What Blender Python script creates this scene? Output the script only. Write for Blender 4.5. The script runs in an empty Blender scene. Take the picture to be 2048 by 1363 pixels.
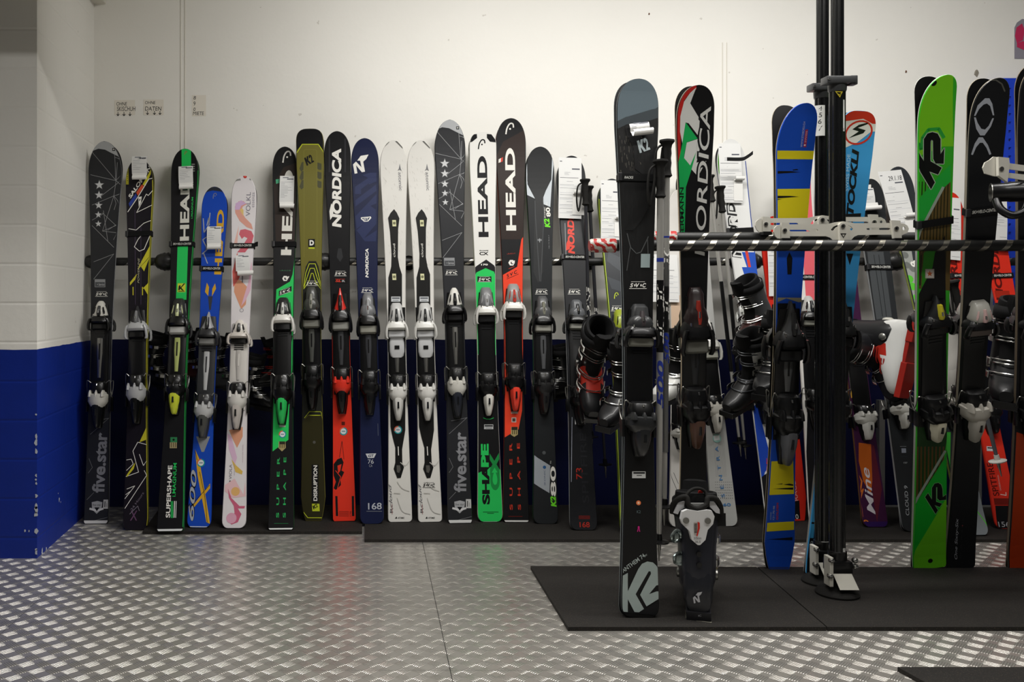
import bpy, bmesh, math, random, bisect
from mathutils import Vector, Matrix
from mathutils.geometry import tessellate_polygon
random.seed(7)
SC = bpy.context.scene
COL = SC.collection
# ---------------------------------------------------------------- camera, light, exposure
F, PX, PY, CH = 1800.0, 740.0, 598.0, 0.98      # focal length in px, principal point, eye height
cd = bpy.data.cameras.new('camera'); cam = bpy.data.objects.new('camera', cd); COL.objects.link(cam)
cd.sensor_width = 36; cd.lens = F/2048*36
cd.shift_x = (1024-PX)/2048; cd.shift_y = -(681.5-PY)/2048
cd.clip_start = .05; cd.clip_end = 50
cam.location = (0, 0, CH); cam.rotation_euler = (math.pi/2, 0, 0)
SC.camera = cam
w = bpy.data.worlds.new('world'); SC.world = w; w.use_nodes = True
w.node_tree.nodes['Background'].inputs[0].default_value = (.8, .88, 1, 1)
w.node_tree.nodes['Background'].inputs[1].default_value = .05
SC.view_settings.view_transform = 'Standard'; SC.view_settings.look = 'None'
SC.view_settings.exposure = 0.06; SC.view_settings.gamma = 1; SC.view_settings.use_curve_mapping = False
def area(loc, rot, sx, sy, e, col):
    l = bpy.data.lights.new('ceiling_light', 'AREA'); l.shape = 'RECTANGLE'; l.size = sx; l.size_y = sy
    l.energy = e; l.color = col
    o = bpy.data.objects.new('ceiling_light', l); COL.objects.link(o); o.location = loc; o.rotation_euler = rot
    return o
CEIL = 2.95
area((0.9, 2.80, CEIL-.06), (0, 0, 0), 3.4, .22, 92, (1, .98, .945))
area((1.1, 1.50, CEIL-.06), (0, 0, 0), 3.0, .22, 44, (1, .98, .945))

# ---------------------------------------------------------------- materials
def lin(c):
    return c/12.92 if c <= .04045 else ((c+.055)/1.055)**2.4
def rgb(h):
    h = h.lstrip('#'); return tuple(lin(int(h[i:i+2], 16)/255) for i in (0, 2, 4))+(1,)
_M = {}
def M(h, rough=.4, metal=0., coat=0., name=None):
    k = (h, rough, metal, coat)
    if k in _M: return _M[k]
    m = bpy.data.materials.new(name or 'paint_'+h.strip('#')); m.use_nodes = True
    b = m.node_tree.nodes['Principled BSDF']
    b.inputs['Base Color'].default_value = rgb(h); b.inputs['Roughness'].default_value = rough
    b.inputs['Metallic'].default_value = metal; b.inputs['Coat Weight'].default_value = coat
    b.inputs['Coat Roughness'].default_value = .12
    if not metal: b.inputs['Specular IOR Level'].default_value = .26 if coat < .2 else .36
    nt = m.node_tree; n = nt.nodes.new('ShaderNodeTexNoise'); n.inputs['Scale'].default_value = 60
    r = nt.nodes.new('ShaderNodeMapRange'); r.inputs['To Min'].default_value = rough*.8; r.inputs['To Max'].default_value = min(1, rough*1.25)
    nt.links.new(n.outputs[0], r.inputs['Value']); nt.links.new(r.outputs[0], b.inputs['Roughness'])
    _M[k] = m; return m
def P(h): return M(h, .40, 0, .07)          # printed glossy topsheet
def PL(h, r=.35): return M(h, r, 0, .2)
def BT(h): return M(h, .4, 0, .12)     # moulded plastic
BLK = PL('#080809'); DK = PL('#121315'); CHROME = M('#c9c9c6', .22, 1); STEEL = M('#9a9994', .35, 1); WHT = PL('#d8d7d0')
GREY = PL('#6d6e70'); RUB = M('#151412', .8)

def newmat(name):
    m = bpy.data.materials.new(name); m.use_nodes = True
    nt = m.node_tree; return m, nt, nt.nodes['Principled BSDF']
class N:
    def __init__(s, nt): s.nt = nt
    def m(s, op, a, b=None, c=None, clamp=False):
        n = s.nt.nodes.new('ShaderNodeMath'); n.operation = op; n.use_clamp = clamp
        for i, x in enumerate((a, b, c)):
            if x is None: continue
            if isinstance(x, (int, float)): n.inputs[i].default_value = x
            else: s.nt.links.new(x, n.inputs[i])
        return n.outputs[0]
    def noise(s, vec, scale, detail=3, rough=.5):
        n = s.nt.nodes.new('ShaderNodeTexNoise'); n.inputs['Scale'].default_value = scale
        n.inputs['Detail'].default_value = detail; n.inputs['Roughness'].default_value = rough
        s.nt.links.new(vec, n.inputs['Vector']); return n.outputs[0]
    def obj(s): return s.nt.nodes.new('ShaderNodeTexCoord').outputs['Object']
    def xyz(s, v):
        n = s.nt.nodes.new('ShaderNodeSeparateXYZ'); s.nt.links.new(v, n.inputs[0]); return n.outputs
    def mix(s, f, a, b):
        n = s.nt.nodes.new('ShaderNodeMix'); n.data_type = 'RGBA'
        for i, x in ((0, f), (6, a), (7, b)):
            if isinstance(x, (int, float)): n.inputs[i].default_value = x
            elif isinstance(x, tuple): n.inputs[i].default_value = x
            else: s.nt.links.new(x, n.inputs[i])
        return n.outputs[2]
    def bump(s, h, strength, dist, b):
        n = s.nt.nodes.new('ShaderNodeBump'); n.inputs['Strength'].default_value = strength; n.inputs['Distance'].default_value = dist
        s.nt.links.new(h, n.inputs['Height']); s.nt.links.new(n.outputs[0], b.inputs['Normal']); return n

# ---------------------------------------------------------------- object helpers
def empty(name, mw, label=None, cat=None, group=None):
    o = bpy.data.objects.new(name, None); COL.objects.link(o); o.empty_display_size = .05
    o.matrix_world = mw
    if label: o['label'] = label
    if cat: o['category'] = cat
    if group: o['group'] = group
    return o
def link(name, bm, mats, parent=None, mw=None, label=None, cat=None, group=None, kind=None, smooth=False, fix=True):
    if fix: bmesh.ops.recalc_face_normals(bm, faces=bm.faces)
    me = bpy.data.meshes.new(name); bm.to_mesh(me); bm.free()
    for m in (mats if isinstance(mats, (list, tuple)) else [mats]): me.materials.append(m)
    if smooth:
        me.polygons.foreach_set('use_smooth', [True]*len(me.polygons)); me.set_sharp_from_angle(angle=math.radians(38))
    o = bpy.data.objects.new(name, me); COL.objects.link(o)
    if parent: o.parent = parent
    if mw is not None: o.matrix_world = mw
    if label: o['label'] = label
    if cat: o['category'] = cat
    if group: o['group'] = group
    if kind: o['kind'] = kind
    return o
def box(bm, x0, x1, y0, y1, z0, z1, mi=0, bev=0, T=None):
    r = bmesh.ops.create_cube(bm, size=1); vs = r['verts']
    for v in vs: v.co = Vector(((x0+x1)/2+v.co.x*(x1-x0), (y0+y1)/2+v.co.y*(y1-y0), (z0+z1)/2+v.co.z*(z1-z0)))
    fs = set(f for v in vs for f in v.link_faces)
    if bev:
        g = bmesh.ops.bevel(bm, geom=list(set(e for f in fs for e in f.edges)), offset=bev, segments=2, affect='EDGES', profile=.6)
        vs = list(set([v for f in g['faces'] for v in f.verts] + [v for v in vs if v.is_valid])); fs = set(f for v in vs for f in v.link_faces)
    for f in fs: f.material_index = mi
    if T is not None:
        for v in vs: v.co = T @ v.co
    return vs
def loft(bm, rings, mi=0, cap=True, closed=True):
    vr = [[bm.verts.new(p) for p in r] for r in rings]; n = len(vr[0])
    for a, b in zip(vr, vr[1:]):
        for i in range(n if closed else n-1):
            f = bm.faces.new((a[i], a[(i+1) % n], b[(i+1) % n], b[i])); f.material_index = mi
    if cap:
        for r in (vr[0], vr[-1]):
            try: f = bm.faces.new(r); f.material_index = mi
            except ValueError: pass
    return vr
def tube(bm, pts, r, n=8, mi=0, cap=True):
    pts = [Vector(p) for p in pts]; rings = []; up = None
    for i, p in enumerate(pts):
        t = (pts[min(i+1, len(pts)-1)]-pts[max(i-1, 0)]).normalized()
        if up is None: up = t.orthogonal().normalized()
        up = (up-t*up.dot(t)).normalized(); s = t.cross(up)
        rr = r[i] if isinstance(r, (list, tuple)) else r
        rings.append([p+(up*math.cos(a)+s*math.sin(a))*rr for a in [2*math.pi*k/n for k in range(n)]])
    loft(bm, rings, mi, cap)
def arcs(pts, sub=5):   # smooth a polyline (Catmull-Rom)
    pts = [Vector(p) for p in pts]; q = [pts[0]]+pts+[pts[-1]]; out = []
    for i in range(1, len(q)-2):
        a, b, c, d = q[i-1:i+3]
        for k in range(sub):
            t = k/sub
            out.append(.5*((2*b)+(c-a)*t+(2*a-5*b+4*c-d)*t*t+(3*b-a-3*c+d)*t**3))
    out.append(pts[-1]); return out
def W(px, py, d): return Vector(((px-PX)*d/F, d, CH-(py-PY)*d/F))
def dfloor(py, z=0.): return F*(CH-z)/(py-PY)

# ---------------------------------------------------------------- lettering
_TX = {}
def textpoly(s, bold=0., shear=0.):
    k = (s, bold, shear)
    if k in _TX: return _TX[k]
    c = bpy.data.curves.new('lettering', 'FONT'); c.body = s; c.size = 1; c.offset = bold; c.shear = shear
    c.resolution_u = 5; c.dimensions = '2D'; c.fill_mode = 'BOTH'
    o = bpy.data.objects.new('lettering', c); COL.objects.link(o)
    dg = bpy.context.evaluated_depsgraph_get(); dg.update(); e = o.evaluated_get(dg); me = e.to_mesh()
    vs = [(v.co.x, v.co.y) for v in me.vertices]; fs = [tuple(p.vertices) for p in me.polygons]
    e.to_mesh_clear(); bpy.data.objects.remove(o); bpy.data.curves.remove(c)
    if vs:
        x0 = min(v[0] for v in vs); x1 = max(v[0] for v in vs); y0 = min(v[1] for v in vs); y1 = max(v[1] for v in vs)
        vs = [((x-x0)/max(1e-6, x1-x0), (y-y0)/max(1e-6, y1-y0)) for x, y in vs]
    _TX[k] = (vs, fs); return _TX[k]

# crops of the photograph the measurements were taken in: origin and zoom
CR = dict(z=(0, 0, 1.), a=(140, 230, 3.17), b=(140, 640, 3.0975), c=(520, 230, 3.17), d=(520, 640, 3.097), e=(860, 220, 3.097),
          f=(860, 640, 3.097), g=(1180, 140, 3.244), h=(1180, 540, 3.244), i=(1180, 900, 3.588), j=(1480, 140, 3.244),
          k=(1480, 540, 3.244), l=(1480, 860, 3.244), m=(1760, 140, 3.406), n=(1760, 520, 4.01), o=(1760, 840, 3.785),
          p=(1300, 950, 4.26), q=(1090, 600, 4.543), r=(1180, 400, 6.4), s=(1500, 380, 6.206), t=(1700, 940, 3.22))

class Surf:
    """a printed surface: local x right, z up, y away from the viewer; artwork lies on y = -ys(v)"""
    def __init__(s, mw, ys=lambda v: 0., hw=None, L=None, fine=None):
        s.M = mw; s.Mi = mw.inverted(); s.ys = ys; s.hw = hw; s.L = L; s.fine = fine
        s.bm = bmesh.new(); s.mats = []; s.lay = 0; s.cr = 'z'
        s.o = s.Mi @ Vector((0, 0, CH))
    def ysl(s, v):        # height of the faceted body surface
        st = getattr(s, 'st', None)
        if not st or v <= st[0] or v >= st[-1]: return s.ys(v)
        i = bisect.bisect_right(st, v)-1; f = (v-st[i])/(st[i+1]-st[i]); return s.ys(st[i])*(1-f)+s.ys(st[i+1])*f
    def mi(s, m):
        if m not in s.mats: s.mats.append(m)
        return s.mats.index(m)
    def uvp(s, x, y):
        d = s.Mi.to_3x3() @ Vector(((x-PX)/F, 1, -(y-PY)/F)); v = 0; yy = -s.ys(.5)
        for _ in range(6):
            k = (yy-s.o.y)/d.y; q = s.o+d*k; v = q.z; yy = -s.ys(v)
        return (q.x, q.z)
    def uv(s, x, y):
        a, b, k = CR[s.cr]; return s.uvp(a+x/k, b+y/k)
    def put(s, verts, faces, m, clip=True):
        s.lay += 1; off = .0002+s.lay*.000016
        t = bmesh.new(); vs = [t.verts.new((x, 0, y)) for x, y in verts]
        for f in faces:
            try: t.faces.new([vs[i] for i in f])
            except ValueError: pass
        if s.hw and vs and t.faces:
            z0 = min(v[1] for v in verts); z1 = min(s.L, max(v[1] for v in verts)); z = z0
            wide = clip and max(abs(v[0]) for v in verts) > s.hw(max(0, min(s.L, (z0+z1)/2)))*.8
            cuts = [q for q in s.st if z0 < q < z1 and (q < s.L*.14 or q > s.v0-.06)]
            while z < z1:
                z += (.005 if (z > s.fine[1] or z < s.fine[0]) and wide else .025 if wide else .2)
                cuts.append(z)
            for z in cuts:
                bmesh.ops.bisect_plane(t, geom=t.verts[:]+t.edges[:]+t.faces[:], plane_co=(0, 0, z), plane_no=(0, 0, 1), dist=1e-6)
        i = s.mi(m); mp = {}
        for v in t.verts:
            u, z = v.co.x, v.co.z
            if s.hw and clip:
                z = max(.0015, min(s.L-.0012, z))
                if hasattr(s, 'side'): a_, b_ = -s.side(z, -1)+.0022, s.side(z, 1)-.0022
                else: b_ = s.hw(z)-.0022; a_ = -b_
                u = (a_+b_)/2 if a_ > b_ else max(a_, min(b_, u))
            mp[v] = s.bm.verts.new((u, -s.ysl(z)-off, z))
        for f in t.faces:
            q = [mp[v] for v in f.verts]
            try:
                g = s.bm.faces.new(q); g.material_index = i
                if g.calc_area() < 1e-10: s.bm.faces.remove(g)
            except ValueError: pass
        t.free()
    def uvpoly(s, pts, m, clip=True):
        tr = tessellate_polygon([[Vector((p[0], p[1], 0)) for p in pts]]); s.put(pts, tr, m, clip)
    def poly(s, pts, m, clip=True): s.uvpoly([s.uv(*p) for p in pts], m, clip)
    def rect(s, x0, y0, x1, y1, m): s.poly([(x0, y0), (x1, y0), (x1, y1), (x0, y1)], m)
    def band(s, y0, y1, m):          # full-width band between two image heights
        v0 = s.uv(*s.cx(y0))[1]; v1 = s.uv(*s.cx(y1))[1]; s.uvpoly([(-.3, v0), (.3, v0), (.3, v1), (-.3, v1)], m)
    def cx(s, y):
        a, b, k = CR[s.cr]; yy = b+y/k; f = (yy-s.foot[1])/(s.top[1]-s.foot[1]); return ((s.foot[0]+(s.top[0]-s.foot[0])*f-a)*k, y)
    def line(s, pts, w, m, closed=False):      # w in crop px
        k = CR[s.cr][2]; q = [Vector(s.uv(*p)) for p in pts]; a = s.uv(*pts[0]); b = s.uv(pts[0][0]+w, pts[0][1]); hw = abs(b[0]-a[0])/2
        s.ribbon(q, hw, m, closed)
    def ribbon(s, q, hw, m, closed=False):
        vs = []; fs = []; n = len(q); segs = [(i, (i+1) % n) for i in range(n if closed else n-1)]
        for i, j in segs:
            d = q[j]-q[i]
            if d.length < 1e-7: continue
            d.normalize(); p = Vector((-d.y, d.x))*hw; a = q[i]-d*hw*.3; b = q[j]+d*hw*.3; o = len(vs)
            vs += [tuple(a-p), tuple(b-p), tuple(b+p), tuple(a+p)]; fs.append((o, o+1, o+2, o+3))
        s.put(vs, fs, m)
    def aff(s, O, E, h):
        k = CR[s.cr][2]; o = Vector(s.uv(*O)); e = Vector(s.uv(*E)); dx = e-o; up = Vector((-dx.y, dx.x)).normalized()
        a = s.uv(*O); b = s.uv(O[0]+10, O[1]); sc = Vector((b[0]-a[0], b[1]-a[1])).length/10
        return o, dx, up*h*sc
    def T(s, txt, O, E, h, m, bold=.0, shear=0.):      # baseline O->E, cap height h (crop px)
        vs, fs = textpoly(txt, bold, shear); o, dx, up = s.aff(O, E, h)
        s.put([tuple(o+dx*x+up*y) for x, y in vs], fs, m)
    def shape(s, polys, O, E, h, m):
        o, dx, up = s.aff(O, E, h)
        for p in polys: s.uvpoly([tuple(o+dx*x+up*y) for x, y in p], m)
    def circ(s, x, y, r, m, n=20, r2=None):
        c = Vector(s.uv(x, y)); e = Vector(s.uv(x+r, y)); R = (e-c).length
        if r2 is None: s.uvpoly([(c.x+R*math.cos(a), c.y+R*math.sin(a)) for a in [2*math.pi*k/n for k in range(n)]], m)
        else:
            R2 = R*r2/r; vs = []; fs = []
            for k in range(n):
                a = 2*math.pi*k/n; vs += [(c.x+R*math.cos(a), c.y+R*math.sin(a)), (c.x+R2*math.cos(a), c.y+R2*math.sin(a))]
            for k in range(n): j = (k+1) % n; fs.append((2*k, 2*j, 2*j+1, 2*k+1))
            s.put(vs, fs, m)
K2 = [[(0, 0), (.2, 0), (.26, .38), (.3, .40), (.40, 0), (.62, 0), (.47, .5), (.72, 1), (.50, 1), (.33, .66), (.36, 1), (.16, 1)],
      [(.60, .0), (1.0, .0), (.98, .2), (.84, .2), (1.0, .55), (1.04, .82), (.95, 1), (.78, 1), (.70, .86), (.68, .66), (.82, .66), (.85, .80), (.90, .78), (.88, .6)]]
def headlogo(s, x, y, h, m, lean=.0):
    q = [(-.30, -.5), (-.27, 0), (-.12, .38), (.08, .5), (.26, .40), (.33, .12)]
    k = [Vector(s.uv(x+(a+lean*b)*h, y-b*h)) for a, b in [(p.x, p.y) for p in arcs([Vector((a, b, 0)) for a, b in q], 3)]]
    e = Vector(s.uv(x+h*.065, y))-Vector(s.uv(x, y)); s.ribbon(k, e.length, m); s.circ(x+h*.03, y+h*.02, h*.09, m, 12)
def nicon(s, x, y, h, m):      # angular N with a swept wing
    p = [[(0, 0), (.16, 0), (.18, .50), (.42, 0), (.60, 0), (.62, .62), (.82, .74), (1, .98), (.55, 1), (.30, .76), (.46, .72), (.46, .30), (.22, .72), (.02, .58)]]
    s.shape(p, (x, y), (x+h*1.05, y-h*.22), h, m)
def star(s, x, y, r, m, inner=.42, rot=.0):
    s.poly([(x+(r if k % 2 == 0 else r*inner)*math.sin(rot+k*math.pi/5), y-(r if k % 2 == 0 else r*inner)*math.cos(rot+k*math.pi/5)) for k in range(10)], m)
def svc(s, x, y, w, m, bg=None, tilt=0.):
    if bg: s.poly([(x-w*.56, y+w*.22+tilt*w), (x+w*.56, y+w*.22-tilt*w), (x+w*.56, y-w*.24-tilt*w), (x-w*.56, y-w*.24+tilt*w)], bg)
    t = tilt*w*.7
    for ch, a, b in (('S', -.46, -.26), ('V', -.12, .10), ('C', .26, .48)):
        s.T(ch, (x+a*w, y+w*.12-t*a*2), (x+b*w, y+w*.12-t*b*2), w*.24, m, .03, .3)
    for a in (-.18, .18): s.poly([(x+a*w-w*.05, y-t*a*2), (x+a*w, y-w*.09-t*a*2), (x+a*w+w*.05, y-t*a*2), (x+a*w, y+w*.09-t*a*2)], m)
    s.line([(x-w*.5, y+w*.19+t), (x+w*.5, y+w*.19-t)], w*.03, m); s.line([(x-w*.4, y-w*.20+t*.8), (x+w*.4, y-w*.20-t*.8)], w*.02, m)
def badge(s, x, y, r):         # round multicolour service sticker
    s.circ(x, y, r, P('#1f8f94')); s.poly([(x, y)]+[(x+r*math.sin(a), y-r*math.cos(a)) for a in [-1.9+.25*k for k in range(9)]], P('#d9694a'))
    s.circ(x, y, r*.72, P('#d9dde0')); s.line([(x-r*.4, y), (x+r*.4, y)], r*.3, P('#7f93a0'))
def plate(s, x, y, w, h):      # barcode sticker
    s.rect(x-w/2, y-h/2, x+w/2, y+h/2, P('#c9c9c6'))
    for k in range(9):
        a = x-w*.4+k*w*.092; s.line([(a, y-h*.38), (a, y-h*.05)], w*(.05 if k % 3 else .03), P('#222222'))
    s.line([(x-w*.2, y+h*.2), (x+w*.2, y+h*.2)], h*.14, P('#444444'))
# ---------------------------------------------------------------- ski
RAILS = dict(back=(4.062, 1.151), mid=(3.098, 1.185), arm=(2.935, 1.151), front=(2.864, 1.151))
class Ski(Surf):
    def __init__(s, label, short, top, foot, wt, ww, wl, base='#17181a', side='#15161a', rail='back', z0=.012, rock=.03,
                 tail='sq', tipn=2.2, tipl=.9, group=None, slide=0., under='#101012', rear=True, rcolor=None, vw=.44, rdx=0., rdz=0., peak=0.):
        s.label, s.short, s.top, s.foot, s.group = label, short, top, foot, group
        s.rear, s.rdx, s.rdz, s.rcolor = rear, rdx, rdz, rcolor
        df = dfloor(foot[1], z0); rd, rz = RAILS[rail]; Fp = W(foot[0], foot[1], df)
        td = df
        for _ in range(12):
            Z = W(top[0], top[1], td).z; td = df+(rd-df)*(Z-z0)/(rz-z0)
        Tp = W(top[0], top[1], td); zz = (Tp-Fp).normalized(); xx = (Vector((1, 0, 0))-zz*zz.x).normalized(); yy = zz.cross(xx)
        mw = Matrix((xx, yy, zz)).transposed().to_4x4(); mw.translation = Fp
        s.L0 = (Tp-Fp).length; L0 = s.L0; t = s.t = .011; v0 = L0*.84; s.rock = rock
        def ys(v, full=True):
            th = t if .12*L0 < v < .85*L0 else t-(.0045)*min(1, (max(0, .12*L0-v)+max(0, v-.85*L0))/(.12*L0))
            return th+s.cv(v)
        s.v0 = v0; s.cv = lambda v: (rock*(max(0, v-v0)/(L0-v0))**2.0)+.006*(max(0, .06*L0-v)/(.06*L0))**2
        super().__init__(mw, ys)
        L = s.L = s.uvp(top[0], top[1])[1]; m2 = lambda w, f: w*(df+(td-df)*f)/F/2
        a, b, c = m2(wt, .9), m2(ww, .45), m2(wl, .05)
        s.wmax = a; vs_, vw_, vt_ = L*.905, L*vw, L*.04; vr = vr0 = L-a*2*tipl; s.b = b
        def sidew(v, sg):      # signed half width; peak moves the top of the tip sideways
            if v > vw_: r = b+(a-b)*min(1.0, (min(v, vs_)-vw_)/(vs_-vw_))**1.75
            else: r = b+(c-b)*min(1.0, (vw_-max(v, vt_))/(vw_-vt_))**1.7
            pk = peak*a*sg; vq = L-(L-vr0)*(1-peak*sg*1.3)
            if v > vq: f = max(0, 1-((v-vq)/(L-vq))**tipn)**(1/tipn); r = pk+(r-pk)*f
            tr = .03 if tail == 'round' else .014
            if tail == 'taper' and v < .10: r *= .62+.38*(v/.10)**.7
            elif v < tr: r *= (.55 if tail == 'round' else .8)+(.45 if tail == 'round' else .2)*math.sqrt(max(0, 1-((tr-v)/tr)**2))
            return r
        hw = lambda v: max(.0012, (sidew(v, 1)+sidew(v, -1))/2)
        s.side = sidew; vr = L-(L-vr)*(1+abs(peak)*1.3)
        s.hw = hw; s.fine = (.03, vr)
        # body
        st = [0, .002, .005, .009, .014, .02, .03, .05]; k = .1
        while k < L*.78: st.append(k); k += .07
        while k < vr: st.append(k); k += .025
        st += [vr+(L-vr)*math.sin(x*math.pi/2/14) for x in range(0, 15)]
        s.st = sorted(set(round(x, 6) for x in st)); st = s.st
        rings = []
        for v in st:
            h = max(.0006, hw(v)); hl = min(-sidew(v, -1), 0) if False else -sidew(v, -1); hr = max(sidew(v, 1), hl+.0012); yt = -ys(v); c0 = -s.cv(v); tt = -yt+c0; ch = min(.0025, h*.3)
            rings.append([(hl, c0, v), (hl, c0-tt*.5, v), (hl+ch, yt, v), ((hl+hr)/2, yt, v), (hr-ch, yt, v), (hr, c0-tt*.5, v), (hr, c0, v)])
        s.mats = [P(base), P(side), M(under, .5)]
        vr_ = [[s.bm.verts.new(p) for p in r] for r in rings]
        for p, q in zip(vr_, vr_[1:]):
            for i in range(7):
                f = s.bm.faces.new((p[i], p[(i+1) % 7], q[(i+1) % 7], q[i])); f.material_index = 0 if i in (2, 3, 1, 4) else 1 if i in (0, 5) else 2
        for r in (vr_[0], vr_[-1]): s.bm.faces.new(r).material_index = 1
        bmesh.ops.recalc_face_normals(s.bm, faces=s.bm.faces)
        s.parts = []
    def edge(s, side, w, m):       # coloured line along one edge
        vs = []; fs = []; n = 50
        for k in range(n+1):
            v = s.L*.01+s.L*.93*k/n; h = abs(s.side(v, side))-.0012; vs += [(side*h, v), (side*(h-w), v)]
        for k in range(n): fs.append((2*k, 2*k+1, 2*k+3, 2*k+2))
        s.put(vs, fs, m, clip=False)
    def v(s, y): return s.uvp(s.foot[0]+(s.top[0]-s.foot[0])*(y-s.foot[1])/(s.top[1]-s.foot[1]), y)[1]
    def sec(s, v, hw, h, y0, cx=0., n=3.0, flat=.0):
        r = []; N_ = 9
        for k in range(N_):
            a = math.pi*k/(N_-1); c, q = math.cos(a), math.sin(a)
            r.append((cx+hw*math.copysign(abs(c)**(2/n), c), y0-h*(abs(q)**(2/n)), v))
        return r
    def bind(s, yt, ytb, yh, yhb, style='round', col=BLK, wing=BLK, pad=GREY, plate_=BLK, track=None, heel=BLK, lever=BLK, crown=None,
             window=None, k=1., brake=STEEL, detail=True, mid=None):
        """toe piece between image heights yt..ytb, heel piece between yh..yhb"""
        b = .041*k; v0, v1, v2, v3 = s.v(yt), s.v(ytb), s.v(yh), s.v(yhb); y0 = -s.t; H = .040*k
        bm = bmesh.new()     # riser plate
        lo = [s.sec(v3+(v2-v3)*.45, b*.85, .006, y0), s.sec(v2, b*.95, .010, y0), s.sec((v1+v2)/2, b*.93, .010, y0), s.sec(v1, b*.98, .012, y0), s.sec(v0-(v0-v1)*.2, b*.75, .010, y0)]
        loft(bm, lo); mats = [plate_]
        if track is not None:
            mats.append(track); h0 = v2+(v1-v2)*.08; h1 = v2+(v1-v2)*.72; bb = b*.36
            loft(bm, [s.sec(h0, bb*.6, .013, y0), s.sec(h0+(h1-h0)*.35, bb*.8, .014, y0), s.sec(h0+(h1-h0)*.6, bb*1.05, .014, y0), s.sec(h1, bb*1.05, .013, y0)], 1)
            loft(bm, [s.sec(h0+(h1-h0)*.45, bb*.32, .0155, y0), s.sec(h0+(h1-h0)*.85, bb*.32, .0155, y0)], 0)
        if mid is not None:      # raised locking plate between toe and heel
            mats.append(mid); i = len(mats)-1; c0 = v1-(v1-v2)*.42; hh = (v1-v2)*.20
            loft(bm, [s.sec(c0+hh*q, b*w_, .016+.004*(abs(q) < .9), y0, n=5) for q, w_ in ((-1.05, .5), (-.9, .72), (-.45, .82), (.45, .82), (.9, .72), (1.05, .5))], i)
            box(bm, -b*.26, b*.26, y0-.0225, y0-.015, c0-.010, c0+.006, 0); box(bm, -b*.8, b*.8, y0-.021, y0-.010, v1-(v1-v2)*.13, v1-(v1-v2)*.04, i, .002)
        if detail:
            mats.append(DK); i = len(mats)-1
            for q in range(5):
                vv = v1-(v1-v2)*(.12+.04*q)
                box(bm, -b*.5, b*.5, y0-.0135, y0-.008, vv-.0025, vv+.0012, i)
        s.parts.append(('binding_plate', link('binding_plate', bm, mats, smooth=True), []))
        # toe
        bm = bmesh.new(); mats = [col, window or DK, CHROME]; h = v0-v1
        if style == 'tri': pr = [(1, .22, .35), (.9, .38, .6), (.55, .66, .95), (.22, .84, 1.05), (.05, .86, .95), (0, .7, .6)]
        elif style == 'diamond': pr = [(1, .45, .4), (.88, .62, .75), (.55, .72, 1.05), (.32, .86, 1.1), (.15, .80, 1.05), (0, .62, .8)]
        elif style == 'spike': pr = [(1, .06, .3), (.8, .2, .6), (.5, .42, .9), (.25, .70, 1.05), (.08, .85, 1), (0, .7, .7)]
        else: pr = [(1, .40, .3), (.86, .58, .7), (.55, .62, .85), (.48, .74, 1.1), (.30, .88, 1.2), (.12, .84, 1.15), (0, .62, .8)]
        loft(bm, [s.sec(v1+h*a, b*c, H*d, y0) for a, c, d in pr])
        # window / indicator and screws
        loft(bm, [s.sec(v1+h*.72, b*.16, H*1.02, y0), s.sec(v1+h*.55, b*.24, H*1.12, y0), s.sec(v1+h*.30, b*.30, H*1.24, y0), s.sec(v1+h*.18, b*.24, H*1.2, y0)], 1)
        loft(bm, [s.sec(v1+h*.48, b*.12, H*1.22, y0), s.sec(v1+h*.34, b*.14, H*1.29, y0)], 2)
        for sg in (-1, 1):
            loft(bm, [s.sec(v1+h*.14, b*.09, H*1.12, y0, sg*b*.60), s.sec(v1+h*.22, b*.09, H*1.12, y0, sg*b*.60)], 2)
            if style in ('tri', 'diamond'):
                loft(bm, [s.sec(v1+h*.66, b*.05, H*.96, y0, sg*b*.42), s.sec(v1+h*.42, b*.12, H*1.06, y0, sg*b*.5), s.sec(v1+h*.30, b*.05, H*1.06, y0, sg*b*.58)], 1)
        toe = link('toe_piece', bm, mats, smooth=True); sub = []
        bm = bmesh.new()     # wings gripping the boot toe
        loft(bm, [s.sec(v1+h*.26, b*.80, H*.9, y0), s.sec(v1+h*.08, b*1.10, H*1.22, y0), s.sec(v1-h*.10, b*1.16, H*1.3, y0), s.sec(v1-h*.18, b*1.0, H*1.1, y0)])
        for sg in (-1, 1):
            loft(bm, [[(sg*b*(1.02+.16*math.cos(a)+ox), y0-H*(oy)-H*.28*math.sin(a), v1-h*dz) for a in [2*math.pi*q/8 for q in range(8)]]
                      for ox, oy, dz in ((-.12, .9, -.05), (.03, .9, .10), (.10, .85, .28), (.12, .7, .46), (.02, .6, .55))])
        sub.append(link('toe_wing', bm, [wing], smooth=True))
        bm = bmesh.new(); loft(bm, [s.sec(v1-h*.20, b*.86, H*.62, y0, n=6), s.sec(v1-h*.24, b*.92, H*.75, y0, n=6), s.sec(v1-h*.46, b*.92, H*.75, y0, n=6), s.sec(v1-h*.52, b*.76, H*.5, y0, n=6)])
        sub.append(link('sole_pad', bm, [pad], smooth=True))
        s.parts.append(('toe_piece', toe, sub))
        # heel
        bm = bmesh.new(); h = v2-v3
        loft(bm, [s.sec(v2+h*.04, b*.62, H*.5, y0), s.sec(v2, b*.80, H*.95, y0), s.sec(v2-h*.10, b*.90, H*1.15, y0), s.sec(v2-h*.24, b*.84, H*1.2, y0), s.sec(v2-h*.45, b*.72, H*1.0, y0),
                  s.sec(v2-h*.75, b*.6, H*.8, y0), s.sec(v2-h*.97, b*.42, H*.3, y0)])
        loft(bm, [s.sec(v2-h*.02, b*.12, H*1.1, y0), s.sec(v2-h*.06, b*.12, H*1.18, y0)], 1)
        hl = link('heel_piece', bm, [heel, CHROME], smooth=True); sub = []
        bm = bmesh.new()     # lever with a crown that clasps the boot heel and a tongue
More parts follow.
